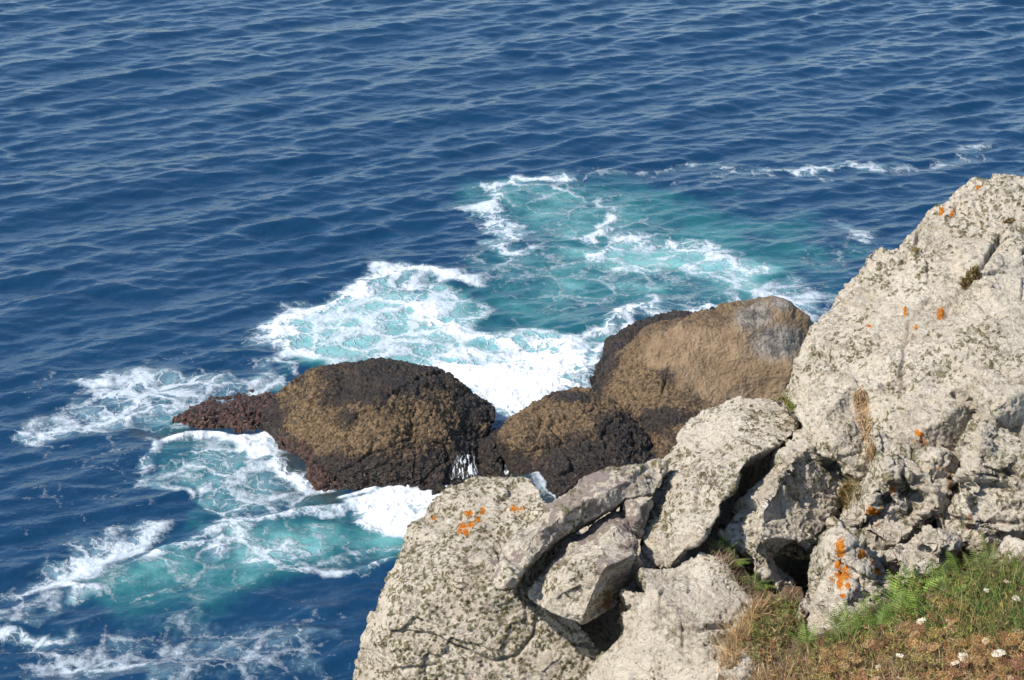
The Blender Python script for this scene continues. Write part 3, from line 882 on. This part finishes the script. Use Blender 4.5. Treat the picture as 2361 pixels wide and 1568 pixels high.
pale_rock('rock', 'huge sloping pale rock face rising highest over the sea', 'rock', Z0, 9.6, [
    (1790, 912, 55), (1822, 880, 58), (1832, 835, 62), (1846, 800, 66), (1876, 745, 72), (1906, 714, 76), (1936, 664, 82), (1956, 650, 82), (1986, 620, 86), (2000, 580, 90), (2030, 567, 92), (2074, 571, 90), (2100, 540, 94),
    (2134, 510, 98), (2146, 480, 102), (2190, 460, 105), (2214, 430, 108), (2252, 410, 112), (2320, 402, 112), (2440, 404, 112), (2560, 430, 108), (2800, 470, 95), (3100, 560, 80), (3150, 1060, 10), (2560, 1040, 6), (2430, 990, -8), (2361, 1000, -10), (2332, 1003, -6), (2294, 998, -8), (2260, 972, -2),
    (2245, 960, 6), (2225, 1020, 6), (2180, 1070, 0), (2080, 1060, 0), (2020, 1060, 10), (1996, 1110, 14), (1982, 1122, 14), (1960, 1098, 12), (1936, 1062, 14), (1880, 1044, 20), (1870, 1010, 26), (1850, 960, 34), (1810, 935, 46)],
    [(1900, 830, 44), (1870, 900, 34), (1900, 960, 20), (1930, 1020, 10), (1975, 1080, 8), (1950, 900, 24), (1985, 930, 27), (2000, 1000, 19), (1975, 880, 29), (2050, 950, 8), (2020, 1020, 4), (2120, 1000, -6), (2060, 840, 26), (2000, 750, 52), (2100, 650, 70),
     (2200, 560, 84), (2300, 520, 88), (2150, 760, 40), (2180, 880, 10), (2240, 880, -4), (2300, 940, -22), (2360, 900, -14), (2230, 920, 4), (2300, 700, 44), (2210, 650, 66), (2260, 620, 52), (2400, 760, 26), (2440, 560, 80), (2650, 700, 40), (2900, 800, 25), (2750, 920, 0), (2120, 860, 18), (2360, 960, -12), (2180, 960, -4), (2180, 1020, 0)],
    1.0, cracks=[(.06, 5, (2248, 837), (2295, 843), (2361, 878), (2420, 900)), (.05, 7, (2311, 541), (2257, 623), (2211, 672), (2178, 728)), (.035, 6, (2090, 800), (2075, 870), (2040, 900)), (.04, 5, (2150, 470), (2110, 560), (2080, 600)), (.04, 6, (1850, 840), (1900, 820), (1930, 850)), (.05, 6, (2200, 905), (2232, 930), (2245, 960)), (.03, 5, (2140, 690), (2100, 750), (2090, 800))], vox=.0082, tuft=.40, purple=.13, strata=.45, chisel=.6, broad=.7, seed=10,
    orange=[(2170, 487, 4, 9, 20), (2196, 492, 4, 8, 30), (2170, 722, 6, 12), (2166, 730, 5, 6), (2118, 1000, 10, 6, 30), (2086, 716, 3, 10), (2004, 752, 5, 3), (2112, 755, 3, 5), (2255, 432, 5, 3)],
    rust=[(2130, 1020, 40, 16)])
pale_rock('rock', 'fractured grey rock left of the vertical crack with rusty layers', 'rock', Z3, 9.2, [
    (555, 262, 22), (585, 235, 24), (650, 260, 26), (740, 330, 24), (850, 330, 22), (960, 350, 26), (1042, 330, 30), (1025, 420, 26), (1010, 500, 20), (990, 580, 14), (955, 650, 8), (935, 735, 4), (905, 745, 6), (860, 735, 10), (880, 800, 10), (800, 860, 14), (740, 880, 10),
    (620, 920, 6), (540, 910, 4), (470, 860, 6), (420, 790, 8), (390, 700, 12), (440, 660, 16), (478, 560, 20), (535, 510, 20), (575, 420, 20), (590, 380, 22)],
    [(620, 420, 0), (700, 480, 2), (720, 540, 14), (780, 610, 12), (560, 560, 0), (620, 590, 14), (690, 640, 2), (640, 560, -2), (850, 470, 2), (900, 380, 12), (880, 560, -4), (900, 660, -6), (800, 690, 2), (760, 780, -2), (600, 720, 4), (580, 800, -4), (500, 720, -4), (680, 840, -6), (740, 690, 14), (960, 450, 16), (960, 560, 6), (480, 790, 4)],
    .7, tuft=.42, purple=.16, strata=1.8, chisel=1.1, smooth=2, flat=.6, broad=.6, cracks=[(.06, 8, (480, 775), (540, 740), (592, 692)), (.05, 7, (715, 480), (740, 560), (790, 610)), (.05, 7, (620, 595), (690, 640)), (.05, 7, (800, 770), (740, 860), (620, 905)), (.04, 6, (760, 380), (850, 470), (960, 500)), (.04, 6, (820, 460), (930, 530), (990, 560)), (.04, 6, (860, 640), (905, 745))], seed=11, sdir=(.7, -.5, .5),
    orange=[(2058, 1130, 5, 7), (2012, 1180, 14, 7, 20)], rust=[(2190, 1120, 14, 60), (2150, 1080, 60, 12), (2170, 1190, 30, 10), (2020, 1210, 20, 12)])
pale_rock('rock', 'leaning buttress with the largest orange lichen streak above the bracken', 'rock', Z3, 8.75, [
    (303, 850, 14), (330, 785, 18), (390, 735, 20), (470, 765, 18), (520, 840, 14), (570, 895, 14), (620, 960, 16), (680, 1050, 14), (720, 1120, 12), (780, 1250, 4), (700, 1420, -12), (420, 1480, -22), (150, 1450, -10), (178, 1340, 0), (182, 1280, 4), (220, 1180, 8), (290, 1080, 14), (332, 970, 18), (315, 945, 16)],
    [(390, 860, -4), (440, 940, -4), (520, 1000, -6), (560, 1040, -2), (430, 1080, -12), (470, 1040, -2), (530, 1100, -4), (600, 1120, -4), (380, 1200, -14), (260, 1250, -6), (330, 1100, -4), (480, 850, 2), (640, 1180, -6), (500, 1300, -16)],
    .7, tuft=.45, purple=.08, strata=1.0, chisel=1.3, smooth=3, cracks=[(.05, 8, (560, 900), (620, 970), (690, 1060)), (.06, 8, (450, 1000), (500, 1060), (545, 1115)), (.04, 6, (470, 860), (530, 880))], seed=12,
    orange=[(1937, 1262, 9, 18), (1931, 1302, 5, 9), (1944, 1325, 13, 12), (1936, 1346, 6, 14), (1943, 1374, 6, 5), (1987, 1277, 8, 9), (2026, 1318, 13, 6, 15), (2012, 1296, 4, 4), (1955, 1350, 6, 6), (1950, 1310, 5, 5)])
pale_rock('rock', 'angular layered block wedged over the turf beside the dark hole', 'rock', Z3, 8.85, [
    (560, 905, 16), (620, 912, 14), (735, 868, 16), (800, 790, 20), (865, 760, 22), (940, 750, 20), (1010, 820, 12), (1055, 865, 6), (1042, 890, 6), (1000, 930, 12), (960, 945, 14), (1010, 1015, 14), (920, 1060, 8), (860, 1075, 4), (780, 1065, 4), (725, 1062, 6), (680, 1000, 12), (610, 940, 14)],
    [(700, 930, -2), (780, 960, -8), (830, 1020, -6), (860, 900, -2), (850, 840, -4), (760, 1000, -10), (930, 830, -6), (990, 870, -8), (900, 860, 10), (930, 960, 4), (900, 1000, -2), (690, 970, 4)],
    .6, tuft=.25, purple=.16, strata=1.8, chisel=1.1, smooth=2, flat=.6, broad=.6, vox=.0078, seed=13, sdir=(.7, -.4, .6), rust=[(2225, 1265, 26, 10, 35), (2160, 1320, 24, 20), (2235, 1290, 20, 8, 40)])
pale_rock('rock', 'blocky layered rock right of the vertical crack at the frame edge', 'rock', Z3, 9.1, [
    (1095, 178, 34), (1150, 185, 32), (1210, 240, 30), (1300, 240, 32), (1400, 250, 30), (1560, 300, 24), (2300, 330, 20), (2350, 900, -10), (1560, 880, -10), (1420, 850, -6), (1356, 830, -2), (1300, 845, 2), (1260, 880, 4), (1205, 885, 6), (1170, 920, 6), (1150, 985, 8), (1110, 960, 8), (1055, 865, 8), (990, 790, 10), (942, 720, 14), (945, 680, 14), (985, 620, 16), (1015, 510, 20), (1040, 360, 30)],
    [(1120, 280, 14), (1060, 480, 4), (1040, 600, 0), (1000, 700, 2), (1120, 420, 2), (1100, 560, 6), (1080, 540, 0), (1250, 560, 4), (1280, 620, -6), (1130, 640, 8), (1180, 700, -6), (1080, 720, -8), (1300, 740, -8), (1250, 460, 2), (1270, 480, 10), (1200, 380, 8), (1340, 380, 8), (1320, 500, -4), (1120, 780, -10), (1200, 820, -8), (1400, 640, -6), (1450, 450, 0), (1750, 600, -8), (2050, 500, 0), (1900, 750, -12), (1130, 900, -2)],
    .8, tuft=.30, purple=.14, strata=1.8, chisel=1.0, smooth=2, flat=.6, broad=.6, cracks=[(.06, 8, (1080, 545), (1180, 540), (1340, 575)), (.06, 8, (945, 705), (1090, 780), (1200, 830), (1290, 800)), (.06, 8, (1255, 465), (1370, 500)), (.04, 7, (1090, 650), (1300, 665)), (.04, 7, (1160, 720), (1320, 740))], seed=14, sdir=(.45, -.3, .4), rust=[(2235, 1200, 16, 40), (2250, 1290, 20, 12, 40)])
pale_rock('rock', 'pale low stone at the frame edge behind the bracken', 'rock', Z3, 8.7, [
    (1235, 885, 8), (1300, 850, 10), (1400, 838, 10), (1560, 850, 6), (1800, 900, 4), (1800, 1100, -8), (1300, 1060, -6), (1240, 980, 4)], [(1320, 920, -4), (1420, 930, -8)],
    .5, tuft=.3, purple=.1, chisel=1.3, seed=15)

pale_rock('soil', None, None, Z0, 9.36, [(1618, 1285, 4), (1650, 1238, 8), (1690, 1262, 6), (1722, 1318, 0), (1770, 1362, -8), (1822, 1385, -14), (1812, 1425, -22), (1750, 1415, -18), (1700, 1370, -10), (1655, 1325, -2)],
    [(1680, 1300, -4), (1740, 1375, -14)], .4, vox=.012, strata=0, chisel=.4, tuft=0, purple=0, kind='structure', seed=21, mat=M_SOIL)

# ------------------------------------------------------------------ turf at the foot of the rocks
turf = pale_rock('turf_slope', None, None, Z0, 8.0, [
    (1640, 1590, 38), (1690, 1450, 72), (1740, 1395, 92), (1800, 1350, 105), (1850, 1345, 105), (1870, 1400, 95), (1850, 1470, 55), (1930, 1450, 52), (2050, 1390, 58), (2120, 1345, 62), (2200, 1330, 70), (2300, 1285, 75), (2460, 1270, 70), (2800, 1230, 75), (3200, 1200, 70),
    (3100, 1500, -70), (2900, 1900, -180), (2000, 1900, -130), (1700, 1750, -20), (1650, 1660, 10)],
    [(1900, 1530, 5), (2100, 1470, 10), (2250, 1390, 30), (2350, 1480, -25), (1760, 1500, 45), (2100, 1560, -30), (2350, 1350, 40), (1850, 1600, -15), (2300, 1600, -65), (2700, 1380, 10), (2650, 1550, -70)],
    .8, vox=.02, broad=1.2, strata=0, chisel=.4, tuft=0, purple=0, kind='structure', seed=20, mat=M_SOIL)
turf['label'] = 'brown dry turf slope'

# ------------------------------------------------------------------ plants
bpy.context.view_layer.update()
_dg = bpy.context.evaluated_depsgraph_get()
_trees = [BVHTree.FromObject(o, _dg) for o in BVH]
_turf = [_trees[-1]]


def hit(x, y, trees=None):
    o, d = Vector(C0), Vector(ray(x, y)).normalized()
    best = None
    for t in (trees or _trees):
        p, n, _, dist = t.ray_cast(o, d)
        if p is not None and (best is None or dist < best[2]):
            best = (np.array(p), np.array(n), dist)
    return best


def in_poly(poly, n):
    poly = np.array(poly, float)
    lo, hi = poly.min(0), poly.max(0)
    out = []
    while len(out) < n:
        q = lo + rng.random(2) * (hi - lo)
        c = False
        for i in range(len(poly)):
            a, b = poly[i], poly[(i + 1) % len(poly)]
            if (a[1] > q[1]) != (b[1] > q[1]) and q[0] < (b[0] - a[0]) * (q[1] - a[1]) / (b[1] - a[1]) + a[0]:
                c = not c
        if c:
            out.append(q)
    return out


def unit(v):
    return v / (np.linalg.norm(v) + 1e-9)


class Leaves:
    """collects little quads with a colour each"""
    def __init__(self):
        self.V, self.F, self.T, self.n = [], [], [], 0

    def quad(self, a, b, c, d, col):
        self.V += [a, b, c, d]
        self.F.append((self.n, self.n + 1, self.n + 2, self.n + 3))
        self.T += [col] * 4
        self.n += 4

    def blade(self, p, d, L, w, bend, col, seg=3):
        side = unit(np.cross(d, rng.normal(size=3)))
        pts, wd, q, dd = [p], [w], p, unit(d)
        for i in range(seg):
            q = q + dd * L / seg
            dd = unit(dd + bend / seg)
            pts.append(q); wd.append(w * (1 - (i + 1) / seg) + .0004)
        for i in range(seg):
            a, b = pts[i], pts[i + 1]
            self.quad(a - side * wd[i] / 2, a + side * wd[i] / 2, b + side * wd[i + 1] / 2, b - side * wd[i + 1] / 2, col)

    def build(self, name, parent=None, mat=None):
        return mesh_np(name, np.array(self.V), np.array(self.F), mat or M_LEAF, tint=np.array(self.T), parent=parent, smooth=False)


DRY = [(.36, .25, .12), (.28, .17, .075), (.42, .32, .18), (.22, .12, .055), (.33, .17, .09), (.17, .12, .05)]
GREEN = [(.13, .19, .03), (.17, .23, .035), (.09, .14, .025), (.24, .25, .05)]
DARKG = [(.055, .11, .02), (.085, .155, .025), (.04, .075, .018), (.12, .18, .04)]


def pick(cols, var=.25):
    c = np.array(cols[rng.integers(len(cols))])
    return tuple(np.clip(c * (1 + var * rng.normal()), .01, .9))


def grass_patch(lv, polys, n, cols, L, w, up=(0, 0, 1), spread=.6, trees=None, droop=.5, clump=False):
    for q in in_poly(polys, n):
        if clump and fbm(np.array([[q[0] / 45, q[1] / 30, 3.]]), 2)[0] < rng.normal() * .25 - .1:
            continue
        h = hit(q[0], q[1], trees)
        if h is None:
            continue
        d = unit(np.array(up) * 1.0 + .4 * h[1] + rng.normal(size=3) * spread)
        lv.blade(h[0] - d * .01, d, L * (.5 + rng.random()), w * (.6 + .8 * rng.random()), np.array([0, 0, -droop]) + rng.normal(size=3) * .4, pick(cols))


TURF_ALL = [(1660, 1600), (1690, 1480), (1740, 1400), (1830, 1360), (1860, 1470), (1930, 1460), (2050, 1390), (2120, 1330), (2220, 1310), (2310, 1275), (2700, 1240), (2700, 1640), (1660, 1640)]
lv = Leaves()
grass_patch(lv, TURF_ALL, 9000, DRY, .055, .0035, spread=.9, trees=_turf)
grass_patch(lv, [(1700, 1600), (1850, 1490), (2100, 1440), (2700, 1440), (2700, 1640), (1700, 1640)], 4200, DRY, .09, .0028, spread=.8, trees=_turf)
tag(lv.build('dry_grass'), 'dry brown grass covering the slope', None, None, 'stuff')
lv = Leaves()
grass_patch(lv, [(1700, 1600), (1800, 1500), (1900, 1480), (2100, 1380), (2400, 1300), (2700, 1640)], 2000, GREEN, .05, .0035, spread=.9, trees=_turf, clump=True)
grass_patch(lv, [(1700, 1470), (1760, 1400), (1840, 1390), (1840, 1470), (1760, 1500)], 900, GREEN, .06, .003, spread=.8, trees=_turf, clump=True)
tag(lv.build('green_grass'), 'short green growth among the dry grass', None, None, 'stuff')


lv = Leaves()
for poly, n, cols in (([(1880, 1500), (2060, 1420), (2130, 1335), (2230, 1305), (2320, 1280), (2500, 1270), (2400, 1500), (2150, 1500), (1900, 1570)], 3400, [(.13, .19, .03), (.24, .17, .07), (.20, .23, .04), (.28, .17, .08), (.22, .20, .05), (.18, .10, .05), (.10, .15, .03)]),
                      ([(1760, 1600), (1850, 1500), (2050, 1480), (2400, 1480), (2700, 1640), (1760, 1640)], 4200, [(.24, .17, .06), (.18, .17, .05), (.28, .17, .08), (.19, .09, .05), (.36, .27, .14), (.14, .15, .04)]),
                      ([(1690, 1500), (1740, 1410), (1840, 1370), (1850, 1470), (1760, 1540)], 1300, [(.14, .16, .05), (.24, .19, .08), (.22, .12, .06)])):
    for q in in_poly(poly, n):
        nz = fbm(np.array([[q[0] / 38, q[1] / 26, 8.]]), 3)[0]
        if nz < rng.normal() * .12 - .08:
            continue
        h_ = hit(q[0], q[1], _turf)
        if h_ is None:
            continue
        c = np.array(cols[int((nz * 2.2 + .5 + .35 * rng.normal()) * len(cols)) % len(cols)]) * (1 + .25 * rng.normal())
        o = h_[0] + h_[1] * .035 * rng.random() * (1 + 2 * max(nz, 0))
        for k in range(3):
            d = unit(rng.normal(size=3) * .8 + h_[1] * .7)
            lv.blade(o, d, .012 + .02 * rng.random(), .005 + .005 * rng.random(), rng.normal(size=3) * .6, tuple(np.clip(c, .01, .9)), 2)
tag(lv.build('leafy_ground_cover'), 'low leafy yellow green and brown growth on the slope', None, None, 'stuff')


def tuft(name, label, cat, poly, n, cols, L, w, **k):
    lv = Leaves()
    grass_patch(lv, poly, n, cols, L, w, **k)
    return tag(lv.build(name), label, cat, k.get('group'))


tuft('grass_tuft', 'bright green rushy grass clump at the frame edge on the turf', 'grass tuft', [(2130, 1480), (2170, 1400), (2260, 1340), (2340, 1310), (2400, 1300), (2400, 1480), (2300, 1500), (2200, 1500)], 1500, DARKG + [(.20, .21, .05), (.26, .19, .08)], .12, .0042, spread=.55, trees=_turf, droop=.8)
tuft('grass_tuft', 'pale straw grass fringe hanging beside the smooth lower slab', 'grass tuft', [(1655, 1550), (1680, 1470), (1740, 1400), (1770, 1400), (1720, 1480), (1690, 1540)], 900, [(.46, .33, .17), (.36, .22, .10), (.40, .26, .14)], .10, .003, spread=.7)
tuft('grass_tuft', 'strip of straw coloured grass in the groove of the huge rock face', 'grass tuft', [(1966, 905), (1990, 890), (2003, 920), (2010, 1000), (2016, 1050), (2004, 1050), (1990, 1010), (1972, 960)], 700, [(.45, .30, .16), (.38, .22, .10), (.50, .36, .21)], .06, .0035, up=(-.1, -.1, -.9), spread=.35, droop=.2)
tuft('grass_tuft', 'olive and brown tuft tucked under the rusty fractured rock', 'grass tuft', [(1930, 1130), (1965, 1108), (1985, 1122), (1980, 1150), (1955, 1178), (1930, 1160)], 420, [(.20, .12, .06), (.30, .20, .09), (.20, .17, .05), (.13, .12, .03)], .07, .0035, spread=.6)
tuft('cushion_plant', 'brown green cushion plant on the upper rock face', 'plant', [(2214, 655), (2232, 625), (2256, 612), (2258, 630), (2240, 650), (2222, 668)], 420, [(.13, .10, .03), (.17, .14, .04), (.20, .12, .05)], .035, .008, spread=.9)
tuft('cushion_plant', 'tiny dark cushion plant near the top of the rock', 'plant', [(2308, 514), (2328, 503), (2342, 506), (2330, 515)], 120, [(.15, .12, .03), (.17, .08, .03)], .025, .008, spread=.9)
tuft('cushion_plant', 'single ochre moss dot between the two cushion plants', 'plant', [(2104, 578), (2112, 570), (2118, 573), (2113, 580)], 110, [(.24, .19, .05)], .02, .008, spread=.9)
tuft('cushion_plant', 'green sprig on the saddle above the leaning slab', 'plant', [(1793, 914), (1808, 914), (1836, 938), (1830, 946), (1810, 932)], 240, [(.13, .19, .03), (.17, .21, .04), (.26, .11, .04)], .03, .008, spread=.9)
tuft('grass_tuft', 'dead brown grass along the crevice below the leaning slab', 'grass tuft', [(1630, 1275), (1660, 1260), (1700, 1310), (1740, 1370), (1800, 1380), (1790, 1395), (1730, 1390), (1680, 1330)], 520, [(.28, .2, .13), (.20, .13, .08), (.36, .27, .18)], .055, .003, spread=.8)


def frond(lv, p, d, up, L, cols):
    """one bracken frond: a rachis with pairs of toothed side leaves"""
    d = unit(d); side = unit(np.cross(d, up)); nrm = unit(np.cross(side, d))
    n = 12
    q = p
    base = np.array(pick(cols, .2))
    for i in range(n):
        t = i / n
        q2 = q + d * L / n
        lv.quad(q - side * .0014, q + side * .0014, q2 + side * .001, q2 - side * .001, (.16, .15, .05))
        if i > 1:
            pl = L * .46 * (1 - t) ** .8 * (.9 + .2 * rng.random())
            for s in (-1, 1):
                pd = unit(side * s + d * .45 - nrm * (.15 + .25 * rng.random()))
                pv = unit(np.cross(pd, nrm))
                c = tuple(np.clip(base * (1 + .2 * rng.normal()), .01, .9))
                m = max(3, int(pl / .0062))
                for k in range(m):
                    u = (k + .3) / m
                    a = q2 + pd * pl * u
                    ll = .029 * L * (1 - u * .7)
                    for e in (-1, 1):
                        b = a + (pv * e * .9 + pd * .5) * ll
                        w = pd * pl / m * .40
                        lv.quad(a - w, a + w, b + w * .55, b - w * .35, c)
        d = unit(d + np.array([0, 0, -.07]) + rng.normal(size=3) * .015)
        q = q2


def fern(label, x, y, n, L, cols, group=None):
    h = hit(x, y)
    if h is None:
        return
    e = bpy.data.objects.new('bracken_fern', None)
    e.location = h[0]; COL.objects.link(e)
    tag(e, label, 'fern', group)
    for k in range(n + 5):
        lv = Leaves()
        a = rng.random() * 6.28
        d = np.array([math.cos(a) * .8, math.sin(a) * .8 - .35, .55 + .4 * rng.random()])
        frond(lv, np.zeros(3), d, np.array([0, 0, 1.]), 1.02 * L * (.6 + .6 * rng.random()), cols)
        lv.build('frond', e)


FERN = [(.12, .19, .025), (.16, .23, .035), (.09, .16, .022)]
FERNB = [(.15, .15, .045), (.20, .15, .05), (.12, .16, .04)]
for i, (x, y, n, L) in enumerate([(1890, 1478, 4, .11), (1925, 1470, 5, .13), (1960, 1455, 5, .14), (2000, 1440, 5, .15), (2035, 1425, 5, .16), (2060, 1405, 5, .16), (2085, 1390, 5, .14), (2110, 1372, 4, .13),
                                  (1990, 1470, 5, .13), (2030, 1455, 5, .14), (2075, 1430, 5, .13), (1945, 1490, 4, .12), (1860, 1500, 4, .11), (2140, 1395, 4, .13), (2120, 1420, 4, .12), (2150, 1352, 4, .12), (2180, 1345, 4, .12), (2215, 1335, 4, .12), (2240, 1325, 4, .11), (2180, 1380, 4, .12)]):
    fern('green bracken fern in the strip between buttress and dry turf', x, y, n, L, FERN, 'bracken strip below the buttress')
for x, y, n, L in [(2285, 1305, 5, .14), (2300, 1325, 4, .13), (2265, 1330, 4, .12), (2330, 1340, 4, .12)]:
    fern('yellowing bracken fern in front of the pale stone by the dark hole', x, y, n, L, FERNB, 'yellowing bracken by the dark hole')
fern('green fern at the top of the crevice under the leaning slab', 1662, 1268, 7, .085, FERN + DARKG)
fern('green fern halfway down the crevice below the leaning slab', 1692, 1300, 7, .085, FERN + DARKG)
fern('dark green fern low in the crevice beside the small cave', 1738, 1352, 8, .10, FERN + DARKG)
fern('brownish fern at the bottom of the crevice by the straw grass', 1778, 1392, 7, .085, [(.17, .13, .04), (.13, .14, .035)])
fern('yellow green fern among straw grass beside the stone splinter', 1800, 1440, 5, .10, FERNB)

# ------------------------------------------------------------------ wild carrot heads on the turf


def tube(pts, r, k=4):
    pts = np.array(pts); V = []; F = []
    for i, p in enumerate(pts):
        t = unit(pts[min(i + 1, len(pts) - 1)] - pts[max(i - 1, 0)])
        a = unit(np.cross(t, (.3, .9, .1))); b = np.cross(t, a)
        rr = r[i] if hasattr(r, '__len__') else r
        for j in range(k):
            an = 6.283 * j / k
            V.append(p + (a * math.cos(an) + b * math.sin(an)) * rr)
    for i in range(len(pts) - 1):
        for j in range(k):
            F.append((i * k + j, i * k + (j + 1) % k, (i + 1) * k + (j + 1) % k, (i + 1) * k + j))
    return np.array(V), np.array(F)


def umbel(x, y, size, cols, label, group, hgt, cup=0.0):
    h = hit(x, y + hgt * 200, _turf)
    if h is None:
        return
    e = bpy.data.objects.new('wild_carrot', None)
    e.location = h[0]; COL.objects.link(e)
    tag(e, label, 'flower', group)
    lean = np.array([rng.normal() * .25, rng.normal() * .2 - .1, 1.])
    top = lean * hgt
    V, F = tube([(0, 0, -.01), top * .5 + (0, 0, .01), top], [.0016, .0014, .001])
    mesh_np('stem', V, F, M_LEAF, tint=np.tile((.20, .17, .07), (len(V), 1)), parent=e)
    lv = Leaves()
    ax = unit(lean + np.array([0, -.12, .1]) + rng.normal(size=3) * .28); s1 = unit(np.cross(ax, (1, .2, .1))); s2 = np.cross(ax, s1)
    base = np.array(pick(cols, .12))
    nf = 46 if cup == 0 else 80
    for k in range(nf):
        rr = math.sqrt((k + .5) / nf) * size; an = k * 2.399
        c = top + (s1 * math.cos(an) + s2 * math.sin(an)) * rr + ax * (.006 * rng.random() + (cup - .05) * rr * rr / size * 1.5 + .008)
        w = size * (.24 if cup == 0 else .11)
        n2 = unit(ax + .35 * rng.normal(size=3)); u = unit(np.cross(n2, (.4, .3, .9))); v = np.cross(n2, u)
        col = tuple(np.clip(base * (1 + (.16 if cup == 0 else .4) * rng.normal()), .01, .92))
        m = c + n2 * w * .5
        for a, b in ((u, v), (v, -u), (-u, -v), (-v, u)):
            lv.quad(c + a * w, c + (a + b) * w * .72, m, m, col)
        if k % 5 == 0:
            lv.blade(top - ax * size * .25, unit(c - top + ax * size * .25), np.linalg.norm(c - top) + .002, .0015, np.zeros(3), (.16, .14, .06), 1)
    lv.build('flower_head', e)


WH = [(.72, .62, .48), (.78, .70, .58), (.66, .52, .36)]
TAN = [(.42, .27, .12), (.36, .22, .09), (.46, .32, .16)]
BRN = [(.36, .19, .07), (.28, .13, .06), (.38, .24, .08), (.22, .09, .06), (.30, .24, .07)]
white = [(2336, 1396, 13), (2318, 1362, 12), (2268, 1375, 9), (2138, 1451, 15), (2187, 1450, 14), (2312, 1521, 20), (2218, 1530, 15), (2210, 1552, 14), (2060, 1528, 13), (2035, 1558, 9), (2030, 1580, 10), (2057, 1586, 9), (2283, 1490, 11), (2300, 1578, 9), (1858, 1592, 9)]
for x, y, s in white:
    umbel(x, y, s * .0013, WH, 'cream white wild carrot flower head on the dry turf', 'cream wild carrot flowers', .05)
for q in in_poly([(1850, 1600), (1880, 1540), (2060, 1470), (2230, 1440), (2400, 1470), (2400, 1610)], 26):
    umbel(q[0], q[1], .018 + .014 * rng.random(), TAN, 'straw coloured wild carrot head on the dry turf', 'straw wild carrot heads', .045, .15)
for q in in_poly([(1820, 1600), (1880, 1520), (2040, 1460), (2130, 1400), (2230, 1400), (2250, 1480), (2400, 1480), (2400, 1610)], 95):
    umbel(q[0], q[1], .019 + .016 * rng.random(), BRN, 'brown dried wild carrot seed head on the turf', 'brown wild carrot seed heads', .045, .3)
for q in in_poly([(1700, 1490), (1770, 1400), (1830, 1410), (1840, 1460), (1790, 1540), (1720, 1550)], 12):
    umbel(q[0], q[1], .012 + .01 * rng.random(), BRN, 'rusty brown seed head in the straw grass by the lower slab', 'seed heads by the lower slab', .04, .3)

# ------------------------------------------------------------------ dead twigs and straws


def twig(label, a, b, c, r=.0014, d=None):
    h = hit(*a)
    dd = pix(h[0][None])[2][0]
    ts = np.linspace(0, 1, 8)
    P = [at_d(*( (1 - t) ** 2 * np.array(a) + 2 * t * (1 - t) * np.array(b) + t * t * np.array(c)), dd - .03 * t) for t in ts]
    V, F = tube(P, np.linspace(r, r * .5, 8))
    tag(mesh_np('dead_stalk', V, F, M_LEAF, tint=np.tile((.34, .29, .24), (len(V), 1))), label, 'twig')


twig('thin bare twig curving up beside the tan boulder', (1822, 926), (1800, 900), (1797, 868))
twig('thin bare twig lying toward the sea from the saddle', (1812, 926), (1790, 915), (1766, 905))
twig('long pale straw leaning over dry grass at the splinter', (1860, 1526), (1845, 1500), (1826, 1468), .002)
twig('pale upright straw in front of the bracken strip', (2090, 1500), (2098, 1478), (2105, 1455), .0018)


# ------------------------------------------------------------------ water running off the boulder and the splash behind the slab
def mat_cascade():
    t = NT('falling_water')
    cx = t.node('ShaderNodeCombineXYZ')
    t.l.new(t.attr('across'), cx.inputs[0]); t.l.new(t.attr('down'), cx.inputs[1])
    n = t.noise(1.0, 5, .65, cx.outputs[0])
    edge = t.step(t.attr('edge'), 0, .35)
    a = t.math('MULTIPLY', t.step(n, .50, .64, 0, .9), edge)
    t.base((.72, .75, .78), .4, None, .4)
    t.put(a, t.b.inputs['Alpha'])
    return t.m


def cascade(label, tops, bots, n=26, m=26):
    V, ac, dn, ed, F = [], [], [], [], []
    for i in range(n):
        u = i / (n - 1)
        a = at_y(*[tops[0][k] * (1 - u) + tops[1][k] * u for k in range(3)])
        b = at_y(*[bots[0][k] * (1 - u) + bots[1][k] * u for k in range(3)])
        for j in range(m):
            t = j / (m - 1)
            V.append(a + (b - a) * t + np.array([.03 * math.sin(9 * u + 5 * t), -.22 * 4 * t * (1 - t) * .5 - .04 * math.sin(17 * u), .12 * math.sin(3.1 * t)]))
            ac.append(u * 13); dn.append(t * 2.2); ed.append(min(u, 1 - u) * 4 * (.35 + t))
    idx = np.arange(n * m).reshape(n, m)
    F = np.stack([idx[:-1, :-1], idx[1:, :-1], idx[1:, 1:], idx[:-1, 1:]], -1).reshape(-1, 4)
    return tag(mesh_np('waterfall', np.array(V), F, M_FALL, {'across': ac, 'down': dn, 'edge': ed}), label, 'waterfall')


M_FALL = mat_cascade()
cascade('thin white trickles falling off the right end of the mussel boulder', [(1046, 1048, 39.75), (1096, 1050, 39.75)], [(1036, 1104, 38.95), (1104, 1102, 39.0)])
